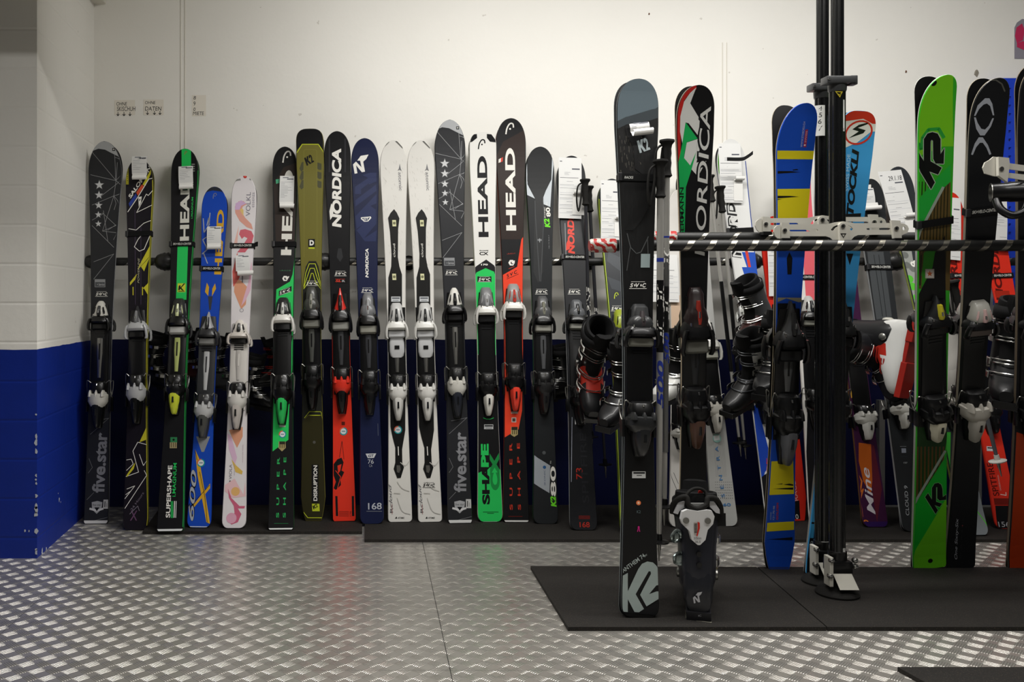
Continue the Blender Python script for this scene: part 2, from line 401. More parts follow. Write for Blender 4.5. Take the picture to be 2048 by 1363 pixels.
        loft(bm, [s.sec(v2-h*.22, b*.78, H*1.05, y0), s.sec(v2-h*.26, b*1.0, H*1.5, y0), s.sec(v2-h*.40, b*1.02, H*1.58, y0), s.sec(v2-h*.48, b*.78, H*1.45, y0),
                  s.sec(v2-h*.53, b*.62, H*1.3, y0)])
        for sg in (-1, 0, 1):
            loft(bm, [s.sec(v2-h*.16, b*.10, H*1.3, y0, sg*b*.68), s.sec(v2-h*.22, b*.2, H*1.5, y0, sg*b*.66), s.sec(v2-h*.30, b*.26, H*1.55, y0, sg*b*.66)])
        sub.append(link('heel_cup', bm, [crown or lever], smooth=True))
        bm = bmesh.new()
        loft(bm, [s.sec(v2-h*.44, b*.52, H*1.46, y0), s.sec(v2-h*.52, b*.60, H*1.5, y0), s.sec(v2-h*.66, b*.56, H*1.42, y0), s.sec(v2-h*.80, b*.44, H*1.25, y0), s.sec(v2-h*.92, b*.30, H*1.1, y0), s.sec(v2-h*.96, b*.2, H*.9, y0)])
        loft(bm, [s.sec(v2-h*.56, b*.16, H*1.55, y0), s.sec(v2-h*.70, b*.18, H*1.5, y0)], 1)
        sub.append(link('heel_lever', bm, [lever, DK], smooth=True))
        s.parts.append(('heel_piece', hl, sub))
        wd = max(s.b+.0035, b*1.02)      # ski brake arms: bent wire with a moulded end
        for sg in (-1, 1):
            bm = bmesh.new()
            tube(bm, arcs([(sg*b*.7, y0-.012, v2-h*.02), (sg*(wd-.002), y0-.016, v2+h*.05), (sg*(wd+.002), y0-.010, v2-.02*h), (sg*(wd+.002), y0+.0, v2-h*.20), (sg*(wd+.001), .014, v2-h*.36)], 4), .0019*k, 6)
            box(bm, sg*(wd+.001)-.004, sg*(wd+.001)+.004, .006, .022, v2-h*.62, v2-h*.30, 1, .0015)
            s.parts.append(('brake_arm', link('brake_arm', bm, [brake, BLK], smooth=True), []))
    def finish(s):
        root = empty('ski', s.M, s.label, 'ski', s.group)
        me = link('ski_body', s.bm, s.mats, fix=False)
        me.parent = root
        for nm, o, subs in s.parts:
            o.parent = root
            for q in subs: q.parent = o
        if s.rear:
            R = s.M @ Matrix.Translation((s.rdx, 0.0004, s.rdz)) @ Matrix.Rotation(math.pi, 4, 'Z')
            r2 = empty('ski', R, 'rear ski, mostly hidden behind the '+s.short, 'ski', None)
            b2 = me.copy(); COL.objects.link(b2); b2.parent = r2
            if s.rcolor:
                b2.data = me.data.copy(); b2.data.materials[0] = P(s.rcolor)
            for nm, o, subs in s.parts:
                c = o.copy(); COL.objects.link(c); c.parent = r2
                for q in subs:
                    e = q.copy(); COL.objects.link(e); e.parent = c
        return s
    # things attached to the pair -------------------------------------------------
    def strap(s, y, label, txt='SKI+VELO-CENTER', hpx=10, d=0.0045, tail=None, buckle=True, tw=1.):
        v = s.v(y); w_ = s.hw(v)+.0028; t = s.t+.0032; h = hpx/2*dfloor(s.foot[1])/F; back = t if s.rear else .003
        S2 = Surf(s.M @ Matrix.Translation((0, 0, v)), lambda q: t+.0018)
        S2.mats = [M('#060607', .9)]
        c = .006; ring = [(-w_, -t+c), (-w_+c*.4, -t+c*.3), (-w_+c, -t), (w_-c, -t), (w_-c*.4, -t+c*.3), (w_, -t+c), (w_, back-c), (w_-c, back), (-w_+c, back), (-w_, back-c)]
        sg = []
        for zz in (-h, h):
            sg.append([(x, y_, zz) for x, y_ in ring])
        for zz in (h, -h):
            sg.append([(x*1.0+math.copysign(.0016, x), y_+math.copysign(.0016, y_), zz) for x, y_ in ring])
        vr = [[S2.bm.verts.new(p) for p in r] for r in sg]; n = len(ring)
        for a, b in ((0, 1), (1, 2), (2, 3), (3, 0)):
            for i in range(n): S2.bm.faces.new((vr[a][i], vr[a][(i+1) % n], vr[b][(i+1) % n], vr[b][i]))
        bmesh.ops.recalc_face_normals(S2.bm, faces=S2.bm.faces)
        if txt:
            vs, fs = textpoly(txt, .02, .2); W2 = w_*1.5*tw
            S2.put([(-w_*.72+x*W2, -h*.45+y_*h*(.95 if tw == 1 else .7)) for x, y_ in vs], fs, M('#c8c8c2', .7))
        o = link('ski_strap', S2.bm, S2.mats, mw=S2.M, label=label, cat='strap', group=None, fix=False)
        if buckle:
            bm = bmesh.new(); box(bm, -w_-.003, -w_+.010, -t-.006, -t+.004, -h*1.15, h*1.15, 0, .002)
            link('buckle', bm, [PL('#202022')], parent=o)
        if tail:
            bm = bmesh.new(); k = tail
            pts = [(w_-.002, -t, 0), (w_+.02*k, -t-.006, .004), (w_+.045*k, -t-.012, .010*k)]
            loft(bm, [[(p[0], p[1], p[2]-h), (p[0], p[1]+.0018, p[2]-h), (p[0], p[1]+.0018, p[2]+h), (p[0], p[1], p[2]+h)] for p in pts])
            link('strap_end', bm, [M('#0c0c0d', .85)], parent=o)
        return o
def paper(s, cr, q, label, rows=10, name='rental_form', off=.012, curl=None, cat='paper form', big=True, hand=None, bar=True):
    """sheet hanging on ski s; q = image corners TL, TR, BR, BL (crop px)"""
    off = off+.0
    ba, bb, kk = CR[cr]; P_ = [(ba+x/kk, bb+y/kk) for x, y in q]
    yy = lambda v: s.ys(v)*0+s.t+s.cv(min(v, s.L))+off
    T_ = Surf(s.M, yy); T_.cr = cr
    uv = [Vector(T_.uvp(*p)) for p in P_]
    mwid = (uv[1]-uv[0]).length
    Bp = Vector((uv[3].x, -yy(uv[3].y), uv[3].y)); Tp = Vector((uv[0].x, -yy(uv[0].y), uv[0].y)); L = (Tp-Bp).length
    z_ = (Tp-Bp).normalized(); x_ = Vector((1, 0, 0)); x_ = (x_-z_*x_.dot(z_)).normalized(); y_a = z_.cross(x_)
    R_ = Matrix((x_, y_a, z_)).transposed().to_4x4(); R_.translation = Bp; mw = s.M @ R_
    bow = lambda v: .004*math.sin(math.pi*max(0, min(1, v/L)))
    D = Surf(mw, lambda v: bow(v)); D.mats = [M('#dcdcda', .75)]
    n = 10; vs = [[D.bm.verts.new((x*mwid, -bow(L*k/n)+th, L*k/n)) for x in (0, 1) for th in (0, .0004)] for k in range(n+1)]
    for p, r in zip(vs, vs[1:]):
        for i, j in ((0, 2), (2, 3), (3, 1), (1, 0)): D.bm.faces.new((p[i], p[j], r[j], r[i]))
    D.bm.faces.new((vs[0][0], vs[0][1], vs[0][3], vs[0][2])); D.bm.faces.new((vs[-1][0], vs[-1][2], vs[-1][3], vs[-1][1]))
    bmesh.ops.recalc_face_normals(D.bm, faces=D.bm.faces)
    ink = M('#8d8f96', .8); rnd = random.Random(label)
    def ln(x0, x1, y, h, m=ink): D.put([(x0*mwid, y*L), (x1*mwid, y*L), (x1*mwid, y*L+h), (x0*mwid, y*L+h)], [(0, 1, 2, 3)], m)
    fine = .0012
    if big:
        ln(.05, .15, .93, .0035, M('#3a3c44', .8))
        if bar: ln(.58, .92, .80, .006, M('#50525c', .8))
        for k in range(3): ln(.25, .25+.1+rnd.random()*.25, .75-.02*k, fine)
        ln(.06, .86, .66, .0018, M('#3e4048', .8))
        for k in range(rows):
            y = .60-.055*k; ln(.05+.3*(k % 3 == 0), .35+.6*rnd.random(), y, fine)
            if k % 2: ln(.05, .97, y-.02, .0007, M('#aeb2be', .8))
        ln(.5, .95, .05, .0012)
    else:
        ln(.2, .6, .92, .004, M('#70727a', .8)); ln(.5, .95, .86, .005, M('#60626a', .8))
        for k in range(rows): ln(.08, .3+.6*rnd.random(), .76-.6*k/rows, fine)
    if hand:
        t_, fs = textpoly(hand, .0, .2); D.put([(mwid*(.35+.58*x), L*(.845+.07*y)) for x, y in t_], fs, M('#1a1b22', .7))
    ob = link(name, D.bm, D.mats, mw=mw, label=label, cat=cat, fix=False)
    if curl:      # till receipt rolling up at the sheet's foot: x0,x1 (fraction of width), z0,z1 (fraction of height)
        x0, x1, z1, z0 = curl; bm = bmesh.new(); pr = []; R = .010
        for k in range(5): pr.append((-bow(z1*L)-.0022-.0035*(k/4), z1*L+(z0-z1)*L*k/4))
        cy, cz = pr[-1][0]-R, pr[-1][1]
        for k in range(1, 13):
            t2 = k/12*math.pi*1.55; pr.append((cy+R*math.cos(t2), cz-R*math.sin(t2)))
        vv = [[bm.verts.new((x*mwid+.006*k/len(pr), p[0], p[1])) for x in (x0, x1)] for k, p in enumerate(pr)]
        for p, r in zip(vv, vv[1:]): bm.faces.new((p[0], p[1], r[1], r[0]))
        rr = link('receipt', bm, [M('#e4e3df', .7)], parent=ob, smooth=False)
        md = rr.modifiers.new('thickness', 'SOLIDIFY'); md.thickness = .0004
    return ob
# ---------------------------------------------------------------- room
D_WALL = 4.25; XL = W(187, 600, D_WALL).x; BZ = .79
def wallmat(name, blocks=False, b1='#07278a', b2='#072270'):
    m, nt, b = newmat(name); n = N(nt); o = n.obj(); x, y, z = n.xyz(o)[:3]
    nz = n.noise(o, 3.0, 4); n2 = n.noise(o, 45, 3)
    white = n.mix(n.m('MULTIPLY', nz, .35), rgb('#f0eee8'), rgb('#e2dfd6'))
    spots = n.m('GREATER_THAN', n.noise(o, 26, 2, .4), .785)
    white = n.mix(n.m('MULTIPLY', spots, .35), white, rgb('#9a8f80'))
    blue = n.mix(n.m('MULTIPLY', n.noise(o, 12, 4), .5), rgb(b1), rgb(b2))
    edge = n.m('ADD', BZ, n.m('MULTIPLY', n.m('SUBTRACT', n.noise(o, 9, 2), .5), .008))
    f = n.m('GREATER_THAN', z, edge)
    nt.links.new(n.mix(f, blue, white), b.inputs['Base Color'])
    b.inputs['Roughness'].default_value = .55; b.inputs['Specular IOR Level'].default_value = .3
    h = n.m('ADD', n.m('MULTIPLY', n2, .25), n.m('MULTIPLY', n.noise(o, 10, 3), .5))
    if blocks:   # joints of the painted blockwork: level courses .148 m, staggered every .5 m
        H = .148; q = n.m('DIVIDE', n.m('SUBTRACT', z, .965), H); fr = n.m('ABSOLUTE', n.m('SUBTRACT', q, n.m('ROUND', q)))
        g = n.m('SUBTRACT', 1, n.m('MULTIPLY', fr, H/.007), clamp=True)
        row = n.m('MODULO', n.m('ADD', n.m('FLOOR', q), 40), 2); al = n.m('ADD', x, y)
        q2 = n.m('ADD', n.m('DIVIDE', al, .5), n.m('MULTIPLY', row, .5)); f2 = n.m('ABSOLUTE', n.m('SUBTRACT', q2, n.m('ROUND', q2)))
        g2 = n.m('SUBTRACT', 1, n.m('MULTIPLY', f2, .5/.006), clamp=True)
        h = n.m('SUBTRACT', h, n.m('MULTIPLY', n.m('MAXIMUM', g, g2), .6))
    n.bump(h, .6, .0035, b)
    return m
WM = wallmat('painted_plaster', False, '#060e3c', '#050b30'); WB = wallmat('painted_blockwork', True)  # back wall's darker blue carries the shade behind the skis in its colour
def plane_wall(name, x0, x1, y0, y1, z0, z1, mat, chips=None):
    bm = bmesh.new(); box(bm, x0, x1, y0, y1, z0, z1)
    if chips: chips(bm)
    return link(name, bm, [mat, M('#c9ccd2', .8)], kind='structure')
XR, YB = 4.2, -1.6
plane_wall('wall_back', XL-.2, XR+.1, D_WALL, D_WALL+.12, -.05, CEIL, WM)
DKW = M('#4a4b4e', .8)
plane_wall('wall_right', XR, XR+.1, YB, D_WALL, -.05, CEIL, DKW)
plane_wall('wall_front', -2.9, XR+.1, YB-.1, YB, -.05, CEIL, DKW)
PYF = dfloor(1116); XP = W(74, 900, PYF).x
def pillar():
    bm = bmesh.new(); zs = (-.05, CEIL)
    a = [(-3.0, PYF), (XP, PYF), (XL, D_WALL+.05), (-3.0, D_WALL+.05)]
    loft(bm, [[(x, y, z) for x, y in a] for z in zs])
    rnd = random.Random(4)
    mats = [WB, M('#b9bdc6', .8)]
    def chip(px, py, r, side=0):     # flaked paint
        n = rnd.randint(5, 8)
        if side == 0: c = W(px, py, PYF); f = lambda u, v: (c.x+u, PYF-.0012, c.z+v)
        else:
            t = (XP-(px-PX)/F*PYF)/((px-PX)/F*(D_WALL-PYF)-(XL-XP)); d = PYF+t*(D_WALL-PYF); c = W(px, py, d)
            f = lambda u, v: (c.x+.0012-u*.06, d+u, c.z+v)
        bm.faces.new([bm.verts.new(f(r*(.5+rnd.random())*math.cos(k*6.283/n)*.6, r*(.5+rnd.random())*math.sin(k*6.283/n))) for k in range(n)]).material_index = 1
    for py in (828, 872, 883, 902, 950, 958, 966, 990, 1012, 1019, 1029, 1061, 1098, 1104): chip(72.5, py, .004+.008*rnd.random())
    for px, py, r in ((118, 998, .012), (121, 1003, .006), (50, 1060, .008), (58, 1061, .006), (84, 1100, .02), (92, 1096, .012), (116, 986, .006)):
        chip(px, py, r*.7, 1 if px > 76 else 0)
    return link('wall_left', bm, mats, kind='structure', fix=False)
bmw = pillar()
bm = bmesh.new(); box(bm, -3.0, -2.9, YB-.1, PYF, -.05, CEIL); link('wall_side', bm, [DKW], kind='structure')
bm = bmesh.new(); box(bm, -3.0, XR+.1, YB-.1, D_WALL+.12, CEIL, CEIL+.1); link('ceiling', bm, [M('#e6e4de', .8)], kind='structure')
def floormat():
    m, nt, b = newmat('aluminium_tread_plate'); n = N(nt); o = n.obj(); x, y, z = n.xyz(o)[:3]
    g = .0622; r = math.sqrt(.5)/g
    a = n.m('MULTIPLY', n.m('ADD', x, y), r); c = n.m('MULTIPLY', n.m('SUBTRACT', x, y), r)
    def patch(u, v):      # five bars running along u, spread across v
        fu = n.m('SUBTRACT', u, n.m('ROUND', u)); fv = n.m('SUBTRACT', v, n.m('ROUND', v)); pit = .10
        t = n.m('DIVIDE', fv, pit); tt = n.m('SUBTRACT', t, n.m('ROUND', t)); tt = n.m('DIVIDE', tt, .40); p1 = n.m('SUBTRACT', 1, n.m('MULTIPLY', tt, tt), clamp=True)
        e = n.m('DIVIDE', fu, .325); e = n.m('MULTIPLY', e, e); p2 = n.m('SUBTRACT', 1, n.m('MULTIPLY', e, e), clamp=True)
        mk = n.m('LESS_THAN', n.m('ABSOLUTE', fv), pit*2.5)
        return n.m('MULTIPLY', n.m('MULTIPLY', n.m('POWER', p1, .6), p2), mk)
    A = patch(a, c); B = patch(n.m('ADD', c, .5), n.m('ADD', a, .5)); h = n.m('MAXIMUM', A, B)
    def seam(v, at): return n.m('LESS_THAN', n.m('ABSOLUTE', n.m('SUBTRACT', v, at)), .0011)
    sm = n.m('MAXIMUM', n.m('MAXIMUM', n.m('MULTIPLY', seam(x, .212), .9), n.m('MULTIPLY', seam(x, -1.082), .6)), n.m('MULTIPLY', seam(y, F*CH/(1340-PY)), .35))
    wear = n.noise(o, 4, 5, .6)
    base = n.mix(wear, rgb('#bcb8b1'), rgb('#d6d2ca')); base = n.mix(n.m('MULTIPLY', n.m('GREATER_THAN', h, .25), .6), base, rgb('#e2ded6'))
    base = n.mix(sm, base, rgb('#1c1a18')); nt.links.new(base, b.inputs['Base Color'])
    b.inputs['Metallic'].default_value = .80
    nt.links.new(n.m('ADD', .25, n.m('MULTIPLY', wear, .14)), b.inputs['Roughness'])
    n.bump(h, 1.0, .003, b); return m
bm = bmesh.new(); box(bm, -3.0, XR+.1, YB-.1, D_WALL+.12, -.1, 0); link('floor', bm, [floormat()], kind='structure')
# expansion joints of the back wall
for n_, (px, y0, y1) in enumerate(((366, 0, 297), (1449, 125, 280))):
    bm = bmesh.new(); a = W(px, y1, D_WALL); t = W(px, y0-40, D_WALL)
    for dx in (-.012, .008): box(bm, a.x+dx, a.x+dx+.004, D_WALL-.003, D_WALL+.01, a.z-.02, t.z, 0, .001)
    link('trim_%d' % (n_+1), bm, [M('#dedad0', .6)], kind='structure')
bm = bmesh.new(); a = W(180, 8, D_WALL); b_ = W(212, -60, D_WALL); box(bm, a.x, b_.x, D_WALL-.12, D_WALL+.01, a.z, b_.z, 0, .004)
link('trim_3', bm, [M('#d8d4ca', .6)], kind='structure')
# ---------------------------------------------------------------- rubber mats
def rubber():
    m, nt, b = newmat('speckled_rubber'); n = N(nt); o = n.obj()
    s = n.m('GREATER_THAN', n.noise(o, 260, 1), .66); s2 = n.noise(o, 5, 4, .6)
    c = n.mix(s2, rgb('#141210'), rgb('#211e1b')); nt.links.new(n.mix(n.m('MULTIPLY', s, .5), c, rgb('#4a4239')), b.inputs['Base Color'])
    b.inputs['Roughness'].default_value = .8; b.inputs['Specular IOR Level'].default_value = .3; n.bump(n.noise(o, 220, 2), .5, .002, b); return m
RB = rubber()
def matt(pts, th, label, group=None):
    bm = bmesh.new(); loft(bm, [[(x, y, 0) for x, y in pts], [(x, y, th) for x, y in pts]])
    return link('rubber_mat', bm, [RB], label=label, cat='mat', group=group)
def fl(px, py, z=0.): d = dfloor(py, z); return ((px-PX)*d/F, d)
t = .012
x1, y1 = fl(285, 1062, t); x2 = fl(726, 1062, t)[0]
matt([(x1, y1), (x2-.004, y1), (x2-.004, D_WALL-.01), (x1-.03, D_WALL-.01)], t, 'black rubber mat along the back wall at the left, under the green and blue skis')
x1, y1 = fl(728, 1078, t)
matt([(x1+.002, y1), (XR-.02, y1), (XR-.02, D_WALL-.01), (x1+.002, D_WALL-.01)], t, 'long black rubber mat along the back wall under the right-hand ski row')
A = fl(1061, 1131, t); B = fl(1136, 1253, t); C_ = fl(1655, 1253, t); D_ = fl(1515, 1133, t)
matt([A, B, (C_[0]-.004, C_[1]), (D_[0]-.004, D_[1])], t, 'dark rubber mat under the standing ski boot')
matt([D_, C_, (XR-.05, C_[1]), (XR-.05, D_[1])], t, 'wide dark rubber mat under the feet of the black support poles')
A = fl(1795, 1333, t); B = fl(1850, 1363, t); e = (B[0]-A[0])/(B[1]-A[1]); y2 = A[1]-.5
matt([A, (A[0]+e*(y2-A[1]), y2), (XR-.05, y2), (XR-.05, A[1])], t, 'dark rubber mat corner at the bottom right edge of the photo')

bm = bmesh.new(); box(bm, -2.9, -.15, 3.05, 3.22, 2.09, CEIL); link('trim_4', bm, [M('#c9c6be', .8)], kind='structure')  # unseen beam, added to keep lamp light off the upper pillar face
# ---------------------------------------------------------------- left row of skis on the back wall
W_, K_, G_ = P('#e9e7e0'), P('#121214'), P('#27c45c')
SIL = P('#9b9c9e')
def fivestar(top, foot, wt, ww, wl, label, short, cr, dx, dy, red=False, z0=.012, tk=1.):
    s = Ski(label, short, top, foot, wt, ww, wl, base='#242528', side='#8b8c8e', z0=z0, tipn=2.0)
    s.cr = 'a'; LN = P('#8f9092')
    X = lambda x, y: (x+dx(y), y+dy)   # artwork measured on the first pair, shifted onto this one
    s.poly([X(100, 250), X(100, 120), X(240, 120), X(350, 140), X(350, 258), X(318, 268), X(262, 240), X(222, 219), X(180, 213), X(140, 228)], P('#a9abad'))
    s.poly([X(268, 208), X(286, 208), X(286, 227), X(268, 227)], K_); s.line([X(272, 217), X(282, 217)], 3, W_); s.line([X(277, 212), X(277, 222)], 3, W_)
    if red: s.poly([X(300, 215), X(318, 208), X(345, 258), X(345, 275), X(322, 270), X(318, 240)], P('#b02a22'))
    L = [[(138, 232), (292, 415)], [(283, 250), (290, 415)], [(283, 268), (330, 280)], [(130, 378), (290, 415), (330, 375)], [(292, 415), (300, 300)], [(292, 415), (320, 440)],
         [(195, 515), (330, 410)], [(292, 415), (278, 512)], [(140, 570), (278, 512), (318, 560)], [(278, 512), (206, 735)], [(278, 512), (320, 500)], [(278, 512), (292, 560), (280, 600)],
         [(206, 620), (292, 700)], [(206, 735), (292, 745)], [(140, 666), (212, 625)], [(212, 605), (240, 800)], [(140, 700), (278, 838)], [(292, 695), (238, 730)], [(276, 790), (300, 745)],
         [(150, 930), (278, 880)], [(150, 1040), (278, 880)], [(206, 735), (292, 700)]]
    for l in L: s.line([X(*p) for p in l], 2.6, LN)
    for x, y, r in ((186, 443, 30), (184, 507, 27), (182, 572, 25), (180, 631, 22), (180, 689, 21)):
        q = X(x, y); star(s, q[0], q[1], r*1.18, P('#5b5c5e')); star(s, q[0], q[1], r*.95, P('#c4c5c6'))
    q = X(190, 1064); s.poly([X(157, 1040), X(224, 1040), X(224, 1090), X(157, 1090)], P('#8b8d8f')); s.poly([X(160, 1058), X(221, 1058), X(221, 1087), X(160, 1087)], P('#4a4c4f'))
    a, b = X(172, 1080), X(218, 1080); s.T('+ Service', a, b, 14, P('#b8b9ba'))
    q = X(200, 1134); svc(s, q[0], q[1], 78, W_)
    s.cr = 'f'; k = 3.097; dX = lambda x, y: (x+dx2(y), y)
    sx = s.foot[0]-920; Y = s.foot[1]-1044
    def Z(x, y):   # lower artwork measured on the pair in the middle of the row
        yy = 640+y/3.097; f = (s.foot[1]-Y-yy)/805; off = (s.foot[0]+(s.top[0]-s.foot[0])*f)-(920-23*f); return (x+off*k, y+Y*k)
    g2 = P('#85868a')
    s.T('five.star', Z(225, 1062), Z(225, 690), 78, g2, .03)
    for l in ([(118, 850), (142, 905), (118, 940)], [(118, 1105), (160, 1060)], [(118, 700), (228, 600)], [(150, 1240), (258, 1212)], [(130, 620), (230, 600)]): s.line([Z(*p) for p in l], 2.6, P('#77787b'))
    s.poly([Z(150, 1120), Z(185, 1112), Z(216, 1120), Z(212, 1165), Z(184, 1192), Z(154, 1165)], P('#a6a7a9')); s.line([Z(140, 1160), Z(184, 1172), Z(222, 1160)], 12, P('#d0d0d0'))
    s.T('five star', Z(157, 1143), Z(210, 1143), 13, K_); s.poly([Z(168, 1152), Z(200, 1152), Z(184, 1176)], K_)
    s.poly([Z(222, 1104), Z(255, 1104), Z(255, 1160), Z(222, 1160)], P('#bdbdbb')); s.line([Z(232, 1115), Z(232, 1150)], 5, K_); s.line([Z(244, 1125), Z(244, 1150)], 2, K_)
    s.cr = 'z'; s.band(s.foot[1]+1, s.foot[1]-6, P('#d5d5d3'))
    return s
s1 = fivestar((213, 282), (193, 1046), 66, 42, 49, 'black ski with five silver stars and grey tip, nearest the side wall at left', 'five-star ski nearest the side wall', 'a', lambda y: 0, 0, red=True, z0=0)
s1.bind(602, 640, 765, 858, 'tri', PL('#d2d0c8'), BLK, BLK, track=STEEL, crown=PL('#c4c2ba'), lever=DK); s1.finish()
# --- Salomon
s = Ski('black and yellow ski with white zigzag outlines, second from the left', 'black and yellow zigzag ski', (281, 317), (272, 1059), 55, 38, 50, base='#16121a', side='#b7b434', z0=0, tail='round')
s.cr = 'a'; Y_ = P('#c9c232'); s.edge(1, .0025, Y_)
s.poly([(350, 330), (370, 310), (372, 440), (350, 440)], Y_); s.T('TIMER', (368, 425), (368, 330), 8, K_)
s.poly([(460, 440), (512, 345), (512, 372), (478, 450)], Y_); s.poly([(420, 490), (455, 440), (470, 450), (430, 510)], P('#cc5030')); s.poly([(372, 560), (418, 495), (424, 520), (380, 582)], P('#2a3f96'))
s.T('SALOMON', (385, 530), (520, 330), 24, W_, .03, .2)
s.line([(366, 614), (430, 520), (500, 405), (530, 400)], 5, W_); s.line([(524, 478), (496, 510), (484, 500), (422, 618), (520, 570)], 4, W_)
s.poly([(433, 520), (455, 515), (450, 555), (436, 582)], W_); s.T('F', (437, 545), (450, 545), 14, K_, .02)
s.line([(372, 720), (420, 728), (468, 685), (512, 668)], 4, W_); s.line([(515, 745), (470, 850), (440, 862), (408, 835), (430, 790), (470, 740)], 4.5, W_)
s.poly([(440, 950), (505, 830), (500, 900), (430, 980)], Y_); s.poly([(380, 1060), (425, 1005), (415, 1040), (380, 1080)], Y_); s.poly([(460, 1100), (500, 1060), (495, 1140), (470, 1100)], Y_)
s.poly([(450, 960), (505, 900), (470, 990)], Y_); s.T('POWERLINE', (440, 1065), (442, 905), 12, P('#b9b79a'), 0, .3)
s.line([(412, 600), (415, 1200)], 1.5, P('#6a5b7a')); s.line([(450, 700), (450, 1200)], 1.5, P('#6a5b7a'))
s.line([(400, 1090), (400, 1140)], 6, Y_); s.line([(460, 1090), (460, 1140)], 6, Y_)
s.cr = 'b'; s.line([(347, 968), (425, 940), (390, 810), (420, 755), (475, 770)], 3.5, W_); s.line([(350, 865), (380, 860), (392, 890), (350, 930)], 3.5, W_)
s.poly([(435, 745), (472, 665), (472, 740), (430, 755)], Y_); s.line([(430, 830), (455, 900), (476, 870)], 3.5, W_); s.poly([(350, 960), (405, 880), (395, 920), (352, 972)], Y_)
s.line([(340, 1165), (475, 960), (460, 930)], 3.5, W_); s.line([(340, 1105), (402, 1025), (352, 1045)], 3.5, W_); s.line([(345, 1080), (372, 1060)], 3, W_)
s.T('24 Hours', (385, 1180), (460, 1070), 14, P('#7a7280')); s.T('X', (372, 1240), (415, 1240), 60, P('#6b4a6a')); s.line([(370, 1200), (420, 1150), (430, 1180)], 3, P('#8a8490'))
s.bind(612, 655, 752, 850, 'spike', PL('#2b2c2e'), PL('#b4b5b6'), BLK, crown=PL('#a9aaab'), lever=BLK, window=GREY); s.cr = 'b'; 
s.cr = 'z'; badge(s, 272, 703, 8); s.finish()
paper(s, 'a', [(392, 262), (487, 266), (486, 378), (393, 374)], 'small white rental slip on the tip of the black and yellow ski', 6, 'rental_tag', cat='paper tag', big=False, hand='26', curl=(.03, .97, .04, -.22))
s.strap(467, 'black strap around the black and yellow ski pair', None, 11)
# --- HEAD magnum
s = Ski('black ski with a bright green centre stripe, third from the left', 'green-striped black ski', (373, 297), (341, 1062), 55, 39, 53, base='#131316', side='#2aa04c')
s.cr = 'a'; s.edge(1, .003, P('#1f9a44')); s.poly([(707, 205), (767, 205), (765, 470), (706, 470)], G_); s.poly([(682, 830), (748, 830), (738, 1170), (672, 1170)], G_)
headlogo(s, 734, 240, 22, P('#b0563c')); s.T('HEAD', (754, 795), (758, 395), 58, P('#d2d1c8'), .035)
s.T('i.MAGNUM', (778, 655), (782, 520), 11, G_, .01)
s.poly([(683, 1066), (733, 1066), (731, 1122), (681, 1122)], P('#c6cf3a')); s.poly([(690, 1080), (702, 1078), (700, 1092), (722, 1066), (730, 1068), (706, 1094), (722, 1112), (712, 1112), (698, 1100), (696, 1110), (686, 1110)], K_)
s.line([(688, 1116), (726, 1116)], 5, K_)
for k in range(4): s.line([(772, 312+14*k), (790, 312+14*k)], 7, P('#8b8b88'))
s.cr = 'b'; s.poly([(622, 724), (664, 724), (664, 760), (622, 760)], P('#2e7a4c')); s.circ(642, 740, 7, K_); s.poly([(618, 756), (662, 756), (662, 792), (618, 792)], P('#9b8f6a'))
for x in (628, 641, 654): s.line([(x, 758), (x, 786)], 5, P('#5d5236'))
s.T('SUPERSHAPE', (620, 1222), (634, 898), 27, W_, .02); s.T('i.MAGNUM', (654, 1092), (662, 884), 22, G_, .01)
s.poly([(624, 1120), (640, 1120), (640, 1224), (624, 1224)], P('#249a4c')); s.line([(648, 1120), (645, 1222)], 5, W_); s.line([(658, 1120), (655, 1222)], 5, P('#c8cac8')); s.band(1315, 1292, P('#d6d9da'))
s.cr = 'z'
s.bind(598, 645, 752, 832, 'diamond', PL('#262725'), BLK, PL('#b9b9b6'), track=PL('#a9b36a'), crown=BLK, lever=PL('#c3cc3a'), window=PL('#c8cf9a')); s.finish()
paper(s, 'a', [(688, 326), (779, 330), (781, 440), (690, 436)], 'small white rental slip below the tip of the green-striped ski', 6, 'rental_tag', cat='paper tag', big=False, curl=(.02, .98, .04, -.25))
s.strap(488, 'black strap with white letters around the ski with the green centre stripe', d=.01)
# --- HEAD XRC
s = Ski('short bright blue ski with yellow lettering and a big 600 at its foot', 'short blue ski with the yellow lettering', (432, 373), (398, 1054), 51, 36, 48, base='#1747b4', side='#102a70', tail='round')
YL = P('#d3a42e'); s.cr = 'a'; s.poly([(780, 520), (780, 430), (1000, 430), (1060, 530), (985, 505), (960, 485), (905, 478), (870, 486), (850, 508)], P('#2c2f38')); headlogo(s, 918, 512, 34, P('#8b8f9c'))
s.T('HEAD', (960, 1010), (978, 600), 46, YL, .03)
for l in ([(868, 700), (880, 650), (880, 700), (862, 860), (888, 620)], [(845, 655), (850, 745), (885, 690)], [(838, 880), (872, 850), (842, 790), (870, 770)], [(845, 870), (872, 940)]): s.line(l, 6, P('#a7abb2'))
s.poly([(868, 1062), (882, 1090), (876, 1146), (856, 1120)], YL); s.poly([(920, 1066), (926, 1100), (900, 1148), (902, 1100)], YL); s.poly([(875, 1148), (905, 1148), (893, 1235), (883, 1235)], P('#3a3d44'))
s.cr = 'b'; s.poly([(775, 800), (800, 855), (868, 1260), (845, 1250), (790, 960)], YL); s.poly([(740, 1175), (868, 1010), (868, 1040), (742, 1190)], YL); s.line([(775, 805), (835, 1090), (850, 1250)], 3, K_); s.line([(735, 1165), (865, 1020)], 3, K_)
s.T('600', (768, 1245), (790, 925), 42, K_, .05, .25); s.T('600', (765, 1243), (787, 927), 36, P('#a9adb6'), .01, .25); s.band(1290, 1276, P('#d6dadc'))
